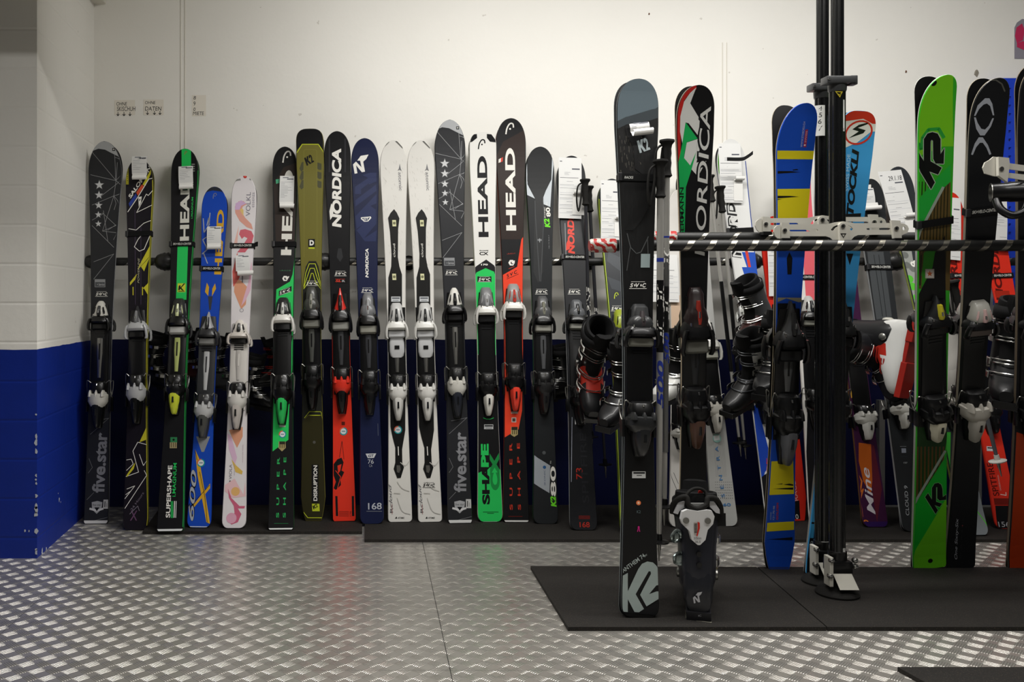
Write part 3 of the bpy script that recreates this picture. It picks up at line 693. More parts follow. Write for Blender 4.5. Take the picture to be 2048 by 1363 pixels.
s.poly([(782, 720), (868, 720), (830, 815), (815, 815)], P('#8a8c8f'))
s.cr = 'z'; badge(s, 402, 925, 8)
s.bind(624, 668, 790, 878, 'spike', PL('#a2a3a4'), PL('#2a2a2c'), PL('#7d7d7a'), plate_=PL('#333436'), track=PL('#b4b5b6'), crown=PL('#b4b5b5'), lever=PL('#4a4b48'), heel=PL('#2b2b2d')); s.finish()
paper(s, 'a', [(870, 706), (960, 708), (957, 820), (868, 818)], 'small white rental slip on the short blue ski', 6, 'rental_tag', cat='paper tag', big=False, curl=(.02, .98, .04, -.22))
s.strap(537, 'black strap with white letters around the short blue ski pair')
# --- Voelkl
s = Ski('short white ski with pink and orange swirls, a red gem at its tip', 'short white ski with the pink swirls', (490, 351), (468, 1055), 50, 37, 48, base='#dfdadc', side='#c9c0c2', tail='round')
s.cr = 'a'; PK, OR, LV = P('#cf6673'), P('#d99a7a'), P('#cfaed2')
for l in ([(1032, 430), (1052, 412), (1080, 408)], [(1190, 430), (1170, 412), (1140, 405)]): s.line(l, 12, P('#8c8c88'))
s.circ(1110, 388, 12, P('#b8261c')); s.circ(1110, 388, 7, P('#e0584a'))
s.T('VOLKL', (1142, 640), (1146, 488), 28, P('#6f6a78')); s.T('essenza', (1168, 585), (1170, 490), 13, P('#8a8592'))
s.poly([(1048, 620), (1045, 580), (1070, 545), (1100, 545), (1120, 565), (1095, 580), (1088, 610), (1110, 650), (1150, 690), (1160, 725), (1120, 710), (1075, 670)], P('#dc9f8f')); s.poly([(1045, 600), (1050, 560), (1085, 540), (1118, 560), (1085, 575), (1075, 600)], LV)
s.poly([(1075, 600), (1100, 640), (1100, 600), (1090, 590)], P('#e0c07a'))
s.poly([(1072, 755), (1080, 728), (1110, 722), (1150, 735), (1165, 765), (1150, 820), (1110, 870), (1060, 870), (1100, 820), (1125, 780), (1105, 770), (1090, 785)], PK)
s.poly([(1035, 830), (1070, 700), (1060, 830)], P('#e5b9ae')); s.poly([(1040, 1120), (1045, 1030), (1085, 1050), (1125, 1090), (1115, 1200), (1085, 1230), (1060, 1170)], OR); s.poly([(1030, 990), (1060, 870), (1080, 960), (1075, 1030), (1035, 1090)], P('#d7655f'))
s.poly([(1085, 1210), (1110, 1180), (1150, 1100), (1165, 960), (1150, 930), (1130, 1060)], P('#ddb3c4')); s.circ(1088, 1237, 13, P('#9a989c')); s.circ(1088, 1237, 9, P('#d9d4d6'))
s.line([(1093, 1020), (1093, 1060)], 8, P('#77757c'))
s.cr = 'b'; s.poly([(985, 680), (1070, 660), (1070, 720), (1035, 790), (1010, 740)], OR); s.poly([(975, 700), (1000, 720), (1035, 850), (1020, 900), (985, 800)], P('#d9b6cf'))
s.poly([(1000, 860), (1030, 900), (1070, 935), (1065, 955), (1025, 940)], P('#d9b55a')); s.T('VIOLA', (1002, 985), (1004, 892), 17, P('#6a6570')); s.T('sensor wood', (1020, 960), (1022, 895), 7, P('#9a8ea0'))
s.poly([(990, 990), (985, 998), (993, 1005), (1001, 997)], P('#5a555c'))
s.poly([(960, 1020), (1020, 980), (1075, 1080), (1085, 1000), (1090, 1090), (1010, 1100), (960, 1060)], P('#e3bcc0')); s.circ(1025, 1060, 27, P('#dfb070'))
s.poly([(978, 1040), (1000, 1100), (1050, 1150), (1085, 1150), (1080, 1165), (1040, 1165), (1062, 1200), (1040, 1250), (1000, 1265), (970, 1230), (985, 1200), (1020, 1195), (1015, 1150), (985, 1100)], P('#c7627e'))
s.circ(1000, 1225, 32, P('#d9a3b8')); s.T('essenza viola', (1072, 880), (1074, 770), 6, P('#b9a0aa'))
s.cr = 'z'; s.bind(640, 672, 768, 862, 'tri', PL('#d9d3cb'), PL('#cfc8c0'), BLK, plate_=PL('#d0ccc6'), track=PL('#b9b5b0'), heel=BLK, crown=PL('#cfccc6'), lever=PL('#b9b2ac')); s.cr = 'z'
s.circ(476, 729, 6, STEEL); s.finish()
paper(s, 'a', [(1050, 888), (1136, 892), (1134, 985), (1052, 990)], 'small white rental slip on the short pink-swirled ski', 6, 'rental_tag', cat='paper tag', big=False, curl=(.1, 1.25, .02, -.20))
s.strap(491, 'black strap with white letters around the pink-swirled ski pair', tail=.4)
# --- HEAD supershape green
s = Ski('black and green ski with a long paper slip and green lettered foot', 'black and green ski with the long paper slip', (571, 293), (562, 1059), 50, 40, 51, base='#151517', side='#2aa04c')
s.cr = 'c'; s.poly([(85, 440), (150, 330), (235, 300), (238, 800), (100, 800), (92, 560)], P('#2b211c')); headlogo(s, 170, 265, 70, W_, .1); s.T('HEAD', (198, 888), (216, 350), 66, P('#dcdad2'), .035)
s.poly([(100, 408), (126, 404), (124, 430), (102, 436)], P('#4fae82')); s.T('i.RACE', (126, 988), (196, 988), 7, P('#3a7a50')); s.circ(160, 1035, 19, W_, 6); s.circ(162, 1036, 9, K_, 8); s.poly([(160, 1028), (186, 1020), (182, 1032), (165, 1040)], W_)
s.poly([(232, 830), (245, 830), (235, 1400), (90, 1400), (104, 1105), (190, 1055), (206, 1010)], G_); svc(s, 160, 1116, 72, W_, K_, .22)
s.cr = 'd'; s.poly([(90, -40), (230, -40), (214, 100), (180, 560), (176, 740), (78, 812), (86, 400)], G_); s.poly([(108, 95), (205, 95), (185, 185), (165, 200), (165, 260), (196, 340), (108, 340), (126, 260), (130, 195), (110, 150)], K_)
s.line([(135, 140), (135, 190)], 10, SIL); s.line([(164, 140), (164, 190)], 10, SIL); s.line([(146, 235), (146, 330)], 20, P('#77787a'))
s.poly([(116, 750), (158, 750), (160, 790), (136, 812), (114, 790)], P('#a39466')); s.poly([(120, 750), (156, 750), (156, 768), (120, 768)], P('#2e2a20'))
for x in (124, 137, 150): s.line([(x, 768), (x, 790)], 5, P('#4a4226'))
s.line([(122, 655), (156, 655)], 12, P('#b9bab8'))
s.T('S  U  P  E  R', (117, 1222), (123, 848), 17, P('#2fae5c'), .015); s.T('S  H  A  P  E', (159, 1222), (163, 848), 17, P('#2fae5c'), .015); s.band(1304, 1286, P('#d9dcdc')); s.line([(88, 1258), (175, 1258)], 3, P('#1f6a3c'))
s.cr = 'z'; badge(s, 565, 868, 7.5); s.cr = 'z'
s.bind(596, 640, 752, 852, 'diamond', PL('#1f2021'), PL('#dcdad4'), BLK, crown=BLK, lever=PL('#2ab558'), window=PL('#bfc0ba')); s.finish()
paper(s, 'c', [(127, 385), (218, 388), (213, 562), (122, 558)], 'long white rental slip curled at its end on the black and green ski', 12, 'rental_tag', cat='paper tag', big=False, curl=(.02, 1.0, .04, -.14))
s.strap(488, 'plain black strap around the black and green ski pair', None, 11)
# --- K2 Disruption
s = Ski('olive green ski with black top and yellow contour lines', 'olive green ski', (620, 257), (627, 1040), 55, 38, 50, base='#6f6a2e', side='#1a1a18', tipn=3.2, tipl=.55, tail='taper')
YG = P('#c3cf30'); s.cr = 'c'; s.poly([(220, 240), (265, 185), (370, 185), (405, 235), (430, 235), (430, 40), (220, 40)], K_); s.line([(234, 238), (268, 185), (370, 185), (404, 235)], 4.5, YG)
s.line([(280, 900), (278, 225), (288, 218), (350, 218), (360, 226), (362, 900)], 2, P('#85803e')); s.shape(K2, (297, 322), (345, 295), 52, K_)
for x0 in (250, 364):
    for k in range(3):
        y = 300+k*57; a = 8 if x0 < 300 else -8; s.poly([(x0+(14 if a > 0 else 0), y), (x0+26, y-4+(0 if a > 0 else 12)), (x0+26, y+46), (x0+12, y+58 if a > 0 else y+48), (x0, y+40)], P('#4a4a34'))
s.poly([(306, 785), (348, 785), (348, 836), (306, 836)], K_); s.T('D', (314, 826), (342, 826), 34, W_, .06); s.poly([(308, 838), (346, 838), (346, 847), (308, 847)], YG)
s.poly([(275, 1500), (270, 1080), (290, 960), (310, 925), (355, 925), (372, 960), (392, 1080), (400, 1500)], P('#232420')); 
for k, c in enumerate((0, 26, 55)): s.line([(277, 1085+c*.3), (290+c*.35, 1000+c), (312+c*.25, 942+c*1.1), (350-c*.25, 942+c*1.1), (368-c*.3, 1000+c), (388, 1085+c*.3)], 4, YG)
svc(s, 330, 1066, 76, W_)
s.cr = 'd'; s.poly([(250, -60), (420, -60), (420, 640), (380, 585), (300, 585), (250, 640)], P('#232420')); s.line([(280, 635), (310, 588), (372, 588), (396, 635)], 4, YG); s.line([(275, 605), (305, 566), (376, 566), (398, 606)], 3, YG)
s.poly([(250, 640), (300, 590), (380, 590), (420, 640), (440, 1300), (240, 1300)], P('#2e2b14')); s.circ(336, 755, 9, STEEL); 
s.poly([(320, 893), (362, 893), (362, 1130), (320, 1130)], K_); s.T('DISRUPTION', (355, 1118), (355, 898), 24, W_, .03); s.poly([(322, 1136), (368, 1136), (370, 1182), (324, 1182)], YG); s.shape(K2, (332, 1172), (360, 1154), 22, K_)
s.line([(270, 1188), (296, 1222), (398, 1222), (424, 1188)], 4, YG)
s.cr = 'z'; s.bind(574, 628, 732, 822, 'round', PL('#3f403c'), BLK, PL('#77776f'), track=PL('#4a4b47'), window=PL('#8b8b80')); s.finish()
# --- Nordica SL
s = Ski('black ski with tall white lettering above and a solid red foot', 'black ski with the solid red foot', (674, 262), (689, 1041), 53, 37, 47, base='#141416', side='#25252a')
s.cr = 'c'; s.T('NORDICA', (517, 712), (515, 212), 60, W_, .045, .12); s.poly([(445, 665), (440, 610), (452, 560), (468, 585), (462, 640)], W_)
s.line([(440, 150), (440, 360)], 9, P('#2c2c30')); s.line([(540, 150), (540, 360)], 9, P('#2c2c30')); s.poly([(496, 845), (516, 845), (526, 900), (508, 930), (486, 900)], P('#2f3032'))
svc(s, 510, 1004, 76, W_); s.poly([(466, 1033), (554, 1033), (554, 1066), (466, 1066)], P('#0a0a0b')); s.T('SL', (478, 1058), (516, 1058), 16, P('#d03a28'), .03, .2); s.T('R', (520, 1058), (540, 1058), 14, SIL, .05); s.line([(478, 1039), (538, 1039)], 3, P('#a03024'))
RD = P('#e03420'); s.cr = 'd'; s.poly([(440, 95), (470, 95), (470, 340), (546, 340), (546, 95), (620, 95), (640, 1300), (430, 1300)], RD)
s.poly([(456, 890), (480, 860), (505, 850), (518, 880), (505, 930), (522, 940), (498, 990), (502, 1020), (470, 1050), (456, 1040), (470, 1000), (456, 960)], K_); s.poly([(480, 900), (505, 890), (498, 930), (484, 950)], RD); s.line([(508, 748), (492, 850)], 3, K_); s.line([(508, 748), (520, 860)], 3, K_); s.line([(468, 930), (500, 970), (480, 1040)], 4, RD)
s.poly([(505, 628), (526, 628), (526, 650), (505, 650)], P('#5a1a12')); s.poly([(466, 1088), (480, 1088), (484, 1212), (470, 1212)], K_); s.poly([(568, 1088), (582, 1088), (584, 1212), (570, 1212)], K_)
for k in range(4): s.line([(490, 1184+9*k), (550, 1184+9*k)], 3, P('#6a1a10'))
s.T('170', (566, 1212), (566, 1182), 10, K_)
s.cr = 'z'; badge(s, 687, 862, 8); s.bind(576, 632, 738, 830, 'spike', PL('#c8281c'), BLK, PL('#8a8a84'), track=PL('#3a3b3d'), crown=PL('#d03020'), lever=BLK, window=PL('#1a1a1b')); s.finish()
# --- Nordica GT76
s = Ski('dark navy ski with a white angular N at its tip and 168 at its foot', 'dark navy ski', (729, 276), (744, 1046), 55, 38, 48, base='#121a3c', side='#1a1e30', tail='round')
s.cr = 'c'; B2 = P('#232c52')
for q in ([(602, 455), (735, 365), (738, 395), (640, 470), (640, 500), (602, 500)], [(604, 540), (735, 440), (738, 480), (604, 580)], [(606, 640), (738, 500), (738, 560), (700, 575), (735, 600), (735, 640), (612, 720)], [(612, 730), (690, 660), (738, 640), (736, 690), (660, 780), (740, 730), (735, 800), (665, 800)], [(650, 380), (700, 365), (738, 365), (738, 420), (690, 440), (690, 400)]): s.poly(q, B2)
nicon(s, 600, 372, 104, W_)
s.poly([(640, 648), (702, 642), (706, 652), (686, 674), (660, 676), (640, 658)], W_); s.poly([(646, 653), (698, 648), (682, 669), (662, 671)], B2); s.T('GT', (656, 668), (690, 664), 15, W_, .03, .2)
s.T('NORDICA', (688, 1030), (688, 845), 20, W_, .04, .15); svc(s, 680, 1110, 76, W_)
s.cr = 'd'; s.poly([(654, 826), (720, 824), (706, 852), (668, 854)], P('#c6c8cc')); s.T('GT', (670, 848), (706, 846), 16, P('#121a3c'), .03, .2); s.T('76', (668, 888), (704, 888), 26, P('#b5b8bf')); s.T('CA', (676, 908), (696, 908), 15, P('#9599a2'))
s.T('168', (670, 1172), (754, 1170), 40, P('#b9bcc4'), .01); s.line([(660, 1182), (755, 1182)], 4, P('#6a6e7a'))
s.line([(652, 602), (700, 602)], 3, P('#2f3656')); s.line([(730, 640), (732, 715)], 2.5, P('#5a5f70')); s.poly([(655, 172), (686, 172), (688, 228), (657, 228)], P('#b5b5b5'))
s.cr = 'z'; s.bind(586, 640, 744, 832, 'round', PL('#6c6d6f'), BLK, PL('#8a897f'), track=PL('#37383b'), window=PL('#9a9b9c')); s.finish()
# --- Atomic x2
for i, (tx, fx, lab, sh) in enumerate((((786, 280), (800, 1042), 'white ski with black hourglass plate and round blue-red sticker, beside the navy ski', 'white ski with the round sticker'),
                                       ((840, 280), (860, 1042), 'white ski with black hourglass plate and no round sticker, beside the starred ski', 'white ski without a round sticker'))):
    s = Ski(lab, sh, tx, fx, 54, 37, 48, base='#dcdad4', side='#b5b4b0', tipn=2.0)
    s.cr = 'c'; q = lambda x, y, i=i: (x+i*(172+ (y-230)*.008), y)
    for k in range(60):
        x, y = 775+random.random()*130, 250+random.random()*700; s.line([q(x, y), q(x+5, y+13)], 1.2, P('#bdbab4'))
    s.poly([q(763, 230), q(805, 168), q(820, 172), q(775, 216)], P('#6a6a66')); s.poly([q(858, 166), q(868, 164), q(912, 212), q(900, 208)], P('#6a6a66'))
    s.poly([q(886, 308), q(880, 340), q(872, 352), q(886, 346), q(898, 354), q(892, 338)], P('#77777a')); s.T('atomic', q(876, 362), q(882, 478), 20, P('#8b8b8e'))
    s.poly([q(850, 596), q(868, 620), q(884, 655), q(876, 720), q(874, 900), q(884, 960), q(900, 1010), q(900, 1500), q(812, 1500), q(814, 1030), q(832, 960), q(834, 880), q(824, 740), q(812, 652), q(828, 620)], P('#191918'))
    for y in (685, 1025): s.poly([q(838, y-20), q(862, y-20), q(864, y+20), q(840, y+20)], P('#d5d4a8')); s.circ(*q(851, y), 9, P('#77775a'))
    s.T('cloud', q(858, 900), q(856, 815), 13, W_); s.poly([q(832, 1150), q(890, 1150), q(890, 1182), q(832, 1182)], P('#c5c8ca')); s.line([q(838, 1160), q(884, 1160)], 8, P('#55585e')); s.line([q(842, 1174), q(878, 1174)], 3, P('#55585e'))
    s.cr = 'd'; q = lambda x, y, i=i: (x+i*(176+(y-600)*.02), y)
    s.poly([q(800, -80), q(902, -80), q(900, 420), q(900, 680), q(890, 740), q(880, 800), q(882, 890), q(892, 910), q(872, 975), q(850, 978), q(828, 920), q(838, 880), q(838, 790), q(820, 720), q(808, 660)], P('#131313'))
    s.line([q(856, 782), q(858, 836)], 5, W_); s.poly([q(846, 898), q(868, 898), q(872, 925), q(862, 945), q(848, 940)], STEEL)
    s.T('cloud', q(822, 1158), q(812, 1012), 20, P('#77777a'), 0, .4); s.T('R', q(824, 1190), q(824, 1160), 18, P('#55555a')); s.line([q(817, 1140), q(819, 1200)], 2.5, P('#a86a6a'))
    for l in ([(850, 1000), (880, 1040), (925, 1058)], [(870, 880), (900, 900), (926, 870)], [(850, 1100), (880, 1180), (930, 1200)], [(830, 1070), (868, 1072)]): s.line([q(*p) for p in arcs([(a, b, 0) for a, b in l], 4) for p in [(p.x, p.y)]], 5, P('#c2c0ba'))
    s.poly([q(836, 1226), q(846, 1214), q(850, 1226)], K_); s.T('ATOMIC', q(854, 1227), q(895, 1227), 9, K_, .02)
    if i: svc(s, 1046, 1020, 78, K_)
    else: s.cr = 'z'; badge(s, 796, 859, 8)
    s.cr = 'z'; s.bind(606, 652, 752, 844, 'diamond', PL('#b9b9b7'), PL('#dad9d4'), PL('#b8b9ba'), mid=PL('#b9babb'), track=STEEL, heel=BLK, crown=PL('#d6d5d0'), lever=PL('#d0cfca'), window=PL('#2a2b2c'))
    s.finish()
# --- five star again, HEAD shape cx, HEAD red
s = fivestar((898, 239), (920, 1045), 61, 39, 48, 'black ski with five silver stars and grey tip, beside the white skis', 'five-star ski in the middle of the row', 'a', lambda y: 2181+(y-230)*.0405, -136)
s.bind(576, 620, 738, 838, 'tri', PL('#d2d0c8'), BLK, BLK, track=STEEL, crown=PL('#c4c2ba'), lever=PL('#20232c')); s.finish()
s = Ski('white ski with black lettering and a bright green foot', 'white and green ski', (964, 264), (980, 1042), 54, 38, 50, base='#e2e1dc', side='#a4b83a', tipn=3, tipl=.6, tail='round')
s.cr = 'e'; s.poly([(236, 200), (236, 160), (262, 150), (290, 148), (292, 172), (262, 196)], K_); s.poly([(352, 148), (380, 150), (410, 190), (410, 200), (372, 196), (352, 172)], K_)
headlogo(s, 320, 212, 58, K_, .1); s.T('HEAD', (363, 786), (353, 284), 62, K_, .035)
s.T('SHAPE', (306, 874), (362, 874), 8, K_, .03); s.T('CX', (306, 898), (362, 898), 20, K_, .04)
s.poly([(200, 985), (288, 965), (348, 925), (396, 960), (450, 985), (450, 1040), (200, 1040)], P('#17171a')); s.T('170', (316, 962), (358, 962), 11, W_, .04)
s.poly([(200, 1030), (288, 1005), (344, 978), (396, 1000), (450, 1030), (450, 1500), (200, 1500)], G_); svc(s, 337, 1048, 78, W_, K_)
s.cr = 'f'; s.poly([(286, -200), (420, -200), (412, 215), (286, 210)], G_); s.poly([(300, -60), (392, -60), (392, 20), (386, 120), (350, 190), (318, 110), (305, 20)], P('#161618')); s.poly([(334, 165), (350, 130), (364, 165), (350, 190)], G_)
s.line([(350, 82), (350, 140)], 26, STEEL); s.poly([(270, 215), (412, 215), (450, 1000), (440, 1225), (280, 1225)], P('#141416')); s.poly([(270, 950), (300, 945), (385, 905), (450, 925), (450, 1260), (270, 1260)], G_)
s.T('SHAPE', (372, 1140), (364, 765), 48, K_, .05); s.T('SHAPE', (372, 1140), (364, 765), 48, K_, .05)
# upper letters of the word are green on black
s.T('PE', (364, 909), (363, 765), 48, G_, .05)
s.T('CX', (434, 1052), (428, 820), 60, P('#1c8a42'), .06)
s.poly([(335, 645), (392, 645), (392, 674), (335, 674)], P('#b9bbbc')); s.line([(340, 654), (388, 654)], 8, K_); s.line([(345, 667), (384, 667)], 3, K_); s.line([(330, 604), (350, 612), (375, 612), (394, 604)], 4, G_)
s.line([(328, 1187), (424, 1187)], 4, P('#114a24')); s.line([(355, 1195), (395, 1195)], 4, P('#114a24'))
s.cr = 'z'; s.bind(575, 622, 748, 834, 'diamond', PL('#6c6d6e'), PL('#d6d5cf'), BLK, heel=BLK, crown=BLK, lever=PL('#dad8d0'), window=PL('#a9aaab')); s.finish()
s = Ski('black and red-orange ski with white lettering and red-lettered black foot', 'black and red-orange ski', (1020, 236), (1032, 1043), 60, 38, 51, base='#151517', side='#c23a28', rcolor='#151517')
RO = P('#e8452a'); s.cr = 'e'; s.poly([(400, 310), (452, 196), (590, 120), (590, 800), (440, 800), (420, 520)], P('#2c211d')); headlogo(s, 494, 115, 66, W_, .12); s.T('HEAD', (534, 746), (526, 235), 62, P('#e4e2da'), .035)
s.poly([(434, 300), (452, 291), (450, 318), (432, 325)], P('#c84030')); s.poly([(425, 305), (440, 297), (438, 322), (424, 327)], P('#d8d4cc')); s.T('i.RALLY', (478, 894), (530, 890), 8, P('#a63a2c')); s.circ(505, 945, 20, W_, 6); s.circ(508, 946, 9, K_, 8); s.poly([(505, 938), (526, 930), (524, 944), (508, 950)], W_)
s.line([(488, 982), (522, 968)], 4, P('#a63a2c')); s.poly([(600, 780), (566, 800), (540, 970), (452, 1020), (448, 1400), (620, 1400)], RO); s.T('S V C', (478, 1038), (545, 1008), 20, K_, .03, .3); s.line([(475, 1046), (548, 1015)], 3, K_)
s.cr = 'f'; s.poly([(452, -200), (580, -200), (570, 560), (548, 675), (456, 725), (456, 100)], RO); s.poly([(465, -60), (565, -60), (562, 60), (535, 90), (535, 180), (560, 260), (560, 330), (470, 330), (475, 250), (497, 200), (497, 90), (470, 60)], K_)
s.line([(497, 72), (497, 100)], 10, SIL); s.line([(532, 72), (532, 100)], 10, SIL); s.line([(516, 205), (516, 255)], 18, STEEL); s.line([(440, 760), (452, 300)], 3, RO)
s.line([(504, 572), (542, 572)], 12, P('#c5b9b0')); s.poly([(505, 602), (534, 602), (534, 632), (505, 632)], P('#c9c0b8')); s.poly([(510, 607), (529, 607), (529, 627), (510, 627)], P('#55403a')); s.poly([(502, 660), (544, 660), (544, 708), (522, 722), (500, 708)], P('#a39466')); s.poly([(505, 660), (542, 660), (542, 680), (505, 680)], P('#2e2a20'))
for x in (511, 523, 535): s.line([(x, 682), (x, 705)], 5, P('#4a4226'))
s.T('S  U  P  E  R', (512, 1174), (509, 760), 18, P('#c83a26'), .015); s.T('S  H  A  P  E', (563, 1174), (556, 760), 18, P('#c83a26'), .015); s.band(1254, 1238, P('#d6d6d2')); s.line([(485, 1214), (572, 1214)], 3, P('#702018'))
s.cr = 'z'; s.bind(568, 614, 730, 825, 'diamond', PL('#8a8a88'), PL('#dcdad4'), BLK, crown=BLK, lever=PL('#e0402e'), window=PL('#b83a30')); s.finish()
# --- K2 Ikonic
s = Ski('dark ski with paddle-shaped grey tip, lime lettering and pale foot panel', 'dark ski with the lime lettering', (1078, 293), (1091, 1046), 57, 38, 50, base='#222426', side='#2e7a3a', tail='round')
s.cr = 'e'; LG = P('#c4cbd0'); LM = P('#6fdc2c'); s.poly([(578, 300), (600, 262), (604, 460), (650, 548), (598, 525)], LG); s.poly([(740, 440), (756, 300), (770, 280), (745, 600), (702, 582), (702, 540)], LG)
s.poly([(604, 300), (625, 250), (680, 232), (735, 250), (756, 300), (752, 430), (702, 530), (700, 1000), (670, 1070), (640, 1000), (650, 545), (602, 440)], P('#2e2f30'))
s.T('K2', (746, 726), (738, 670), 34, LM, .05, .2); s.T('80', (748, 660), (742, 602), 26, W_, .03); s.T('IKONIC', (716, 668), (714, 600), 8, W_); s.T('TI', (727, 590), (727, 572), 6, W_)
s.line([(680, 1060), (652, 640), (650, 560)], 4, P('#4a4c4e')); s.line([(686, 1060), (706, 640), (700, 560)], 4, P('#4a4c4e')); s.line([(668, 804), (690, 804)], 12, P('#77797b')); s.line([(679, 795), (679, 818)], 4, P('#a5a7a9')); s.T('100-72 BUILT', (740, 858), (738, 772), 5, P('#8a8c8e'))
svc(s, 690, 1124, 78, W_)
s.cr = 'f'; s.poly([(640, 835), (745, 900), (740, 1070), (640, 1010), (630, 1000), (630, 830)], P('#9fa5ab')); s.T('IKONIC', (716, 1020), (714, 925), 9, P('#3c4a6a')); s.circ(709, 910, 10, P('#2f5a8a'))
s.T('80', (782, 1090), (778, 905), 34, W_, .02); s.T('K2', (784, 1155), (778, 1088), 34, LM, .05, .2); s.T('TI', (752, 890), (752, 872), 8, W_); s.poly([(740, 90), (748, 90), (752, 240), (750, 340), (735, 260), (734, 120)], LM); s.circ(706, 820, 11, P('#55585a'))
s.cr = 'z'; s.bind(592, 640, 746, 830, 'round', PL('#4c4d4e'), BLK, PL('#8b8a82'), track=PL('#4a4b4d'), window=PL('#77776a'), lever=PL('#1d1d1d')); s.finish()
# --- Nordica spitfire 73
s = Ski('black ski with red letters under a form, red 73 at its foot', 'black ski with red 73 and 168', (1140, 311), (1167, 1059), 57, 42, 54, base='#1b1c1f', side='#c9c9cc', tail='round', z0=.012)
s.cr = 'e'; s.T('NORDICA', (898, 890), (888, 560), 42, P('#d63a26'), .045, .12); s.poly([(842, 870), (845, 825), (856, 800), (868, 830), (866, 860)], P('#d63a26')); svc(s, 893, 1124, 78, W_); s.line([(836, 700), (842, 900)], 4, P('#8a8c90'))
s.cr = 'f'; s.poly([(898, 614), (960, 614), (960, 644), (898, 644)], P('#c9cccc')); s.line([(903, 623), (955, 623)], 8, K_); s.line([(915, 637), (945, 637)], 3, K_); s.T('73', (946, 985), (944, 915), 40, P('#b03024')); s.T('168', (928, 1282), (990, 1282), 32, P('#a82c20'), .01)
for k in range(3): s.line([(922, 1212+8*k), (990, 1212+8*k)], 3, P('#8a2018'))
s.line([(875, 1000), (880, 600)], 3, P('#aab0c0')); s.T('SPITFIRE', (985, 1130), (965, 700), 40, P('#26272b'))
s.cr = 'z'; s.bind(600, 640, 775, 852, 'round', PL('#55575a'), BLK, PL('#77776f')); s.finish(); s16 = s
paper(s, 'e', [(797, 292), (938, 300), (942, 678), (795, 668)], 'large white printed form hanging over the black ski with red 73', 10, curl=(.60, 1.12, .06, .42))
s.strap(514, 'black strap with white letters around the black ski with red 73')
# ---------------------------------------------------------------- front rack skis
def text_on(mw, txt, x0, z0, x1, h, m, parent=None, nm='lettering', bold=0.): pass
s = Ski('dark grey ski with huge pale lettering at its foot, nearest the camera', 'big dark grey ski nearest the camera', (1273, 157), (1279, 1232), 84, 56, 75, base='#141414', side='#8f979a', rail='front', rock=.012, tail='round', rdx=-.004, tipl=.75, tipn=2.3, peak=.05)
s.cr = 'g'; s.poly([(120, 20), (500, 20), (500, 235), (400, 255), (250, 300), (120, 330)], P('#56636a')); s.poly([(120, 330), (250, 300), (400, 255), (500, 235), (500, 300), (380, 330), (250, 350), (120, 380)], P('#353c40'))
for k in range(70):
    x = 185+random.random()*150; y = 420+random.random()*280; s.line([(x, y), (x+2, y+10+random.random()*30)], 2.2, P(random.choice(('#55514a', '#3d3a35', '#6a675e'))))
s.poly([(225, 365), (270, 350), (370, 420), (330, 430), (300, 560), (340, 640), (370, 700), (290, 640), (280, 500), (240, 430)], P('#141415'))
s.poly([(330, 790), (380, 800), (375, 900), (330, 980), (280, 1040), (225, 1040), (270, 960), (310, 900)], P('#131313'))
s.shape(K2, (322, 540), (392, 515), 82, P('#a5b0b2')); s.line([(240, 1060), (262, 1150), (300, 1190), (330, 1180), (378, 1080)], 6, P('#4a4c4c')); s.line([(262, 1140), (238, 1300)], 5, P('#4a4c4c')); s.line([(372, 1100), (376, 1190)], 5, P('#4a4c4c'))
s.poly([(330, 1192), (389, 1192), (387, 1281), (328, 1281)], P('#8e9c9c'))
s.cr = 'h'; svc(s, 310, 98, 112, W_); s.poly([(376, 530), (388, 530), (390, 850), (378, 860), (366, 700)], P('#8fa3a6')); s.poly([(264, 575), (362, 565), (362, 640), (330, 655), (280, 650), (262, 610)], P('#303234')); s.poly([(276, 745), (330, 745), (362, 790), (352, 840), (262, 840)], P('#303234'))
for y in (575, 598, 621, 765, 790, 815):
    for x in (292, 320): s.poly([(x, y), (x+20, y+3), (x+17, y+14), (x-3, y+11)], P('#0e0e0f'))
s.poly([(294, 502), (346, 502), (346, 526), (294, 526)], P('#8a6a6c')); s.poly([(272, 1304), (360, 1304), (360, 1348), (272, 1348)], P('#c0c1c0')); s.line([(282, 1314), (354, 1314)], 10, K_); s.line([(302, 1330), (334, 1330)], 6, P('#555555'))
s.cr = 'i'; s.poly([(215, 1160), (470, 1180), (480, 1085), (380, 1140)], K_); s.circ(347, 376, 17, P('#e07a4a')); s.circ(347, 376, 8, P('#f0c8a8')); s.T('K2', (335, 450), (362, 450), 20, P('#5a6a6c'))
s.line([(340, 582), (348, 545), (356, 582)], 6, P('#c0247a')); s.circ(348, 550, 7, P('#c0247a')); s.T('ANTHEM 74', (238, 880), (398, 762), 30, P('#a8b2b0'), .01); s.T('WT', (396, 762), (412, 752), 12, P('#a8b2b0'))
s.poly([(226, 897), (270, 878), (270, 1010), (345, 850), (372, 812), (410, 796), (450, 803), (490, 840), (490, 965), (474, 968), (422, 1030), (476, 1010), (490, 1010), (490, 1065), (404, 1118), (358, 1035), (436, 885), (434, 868), (420, 866), (326, 1030), (386, 1136), (350, 1160), (318, 1158), (270, 1066), (270, 1158), (190, 1155), (190, 900)], P('#98a4a1'))
s.cr = 'z'; s.bind(608, 664, 806, 915, 'round', PL('#2c2d2e'), BLK, PL('#77776e'), k=1.08, window=PL('#3a3436'), lever=PL('#232425')); s.finish(); sK = s
s.strap(355, 'black strap with a steel slider around the big dark grey ski', 'RACKS', 15, tw=.3)
paper(s, 'g', [(255, 350), (382, 342), (386, 396), (262, 402)], 'rolled white receipt stuck on the tip of the big dark grey ski', 3, 'receipt', cat='receipt', big=False, curl=(.0, 1.0, .0, -.25))
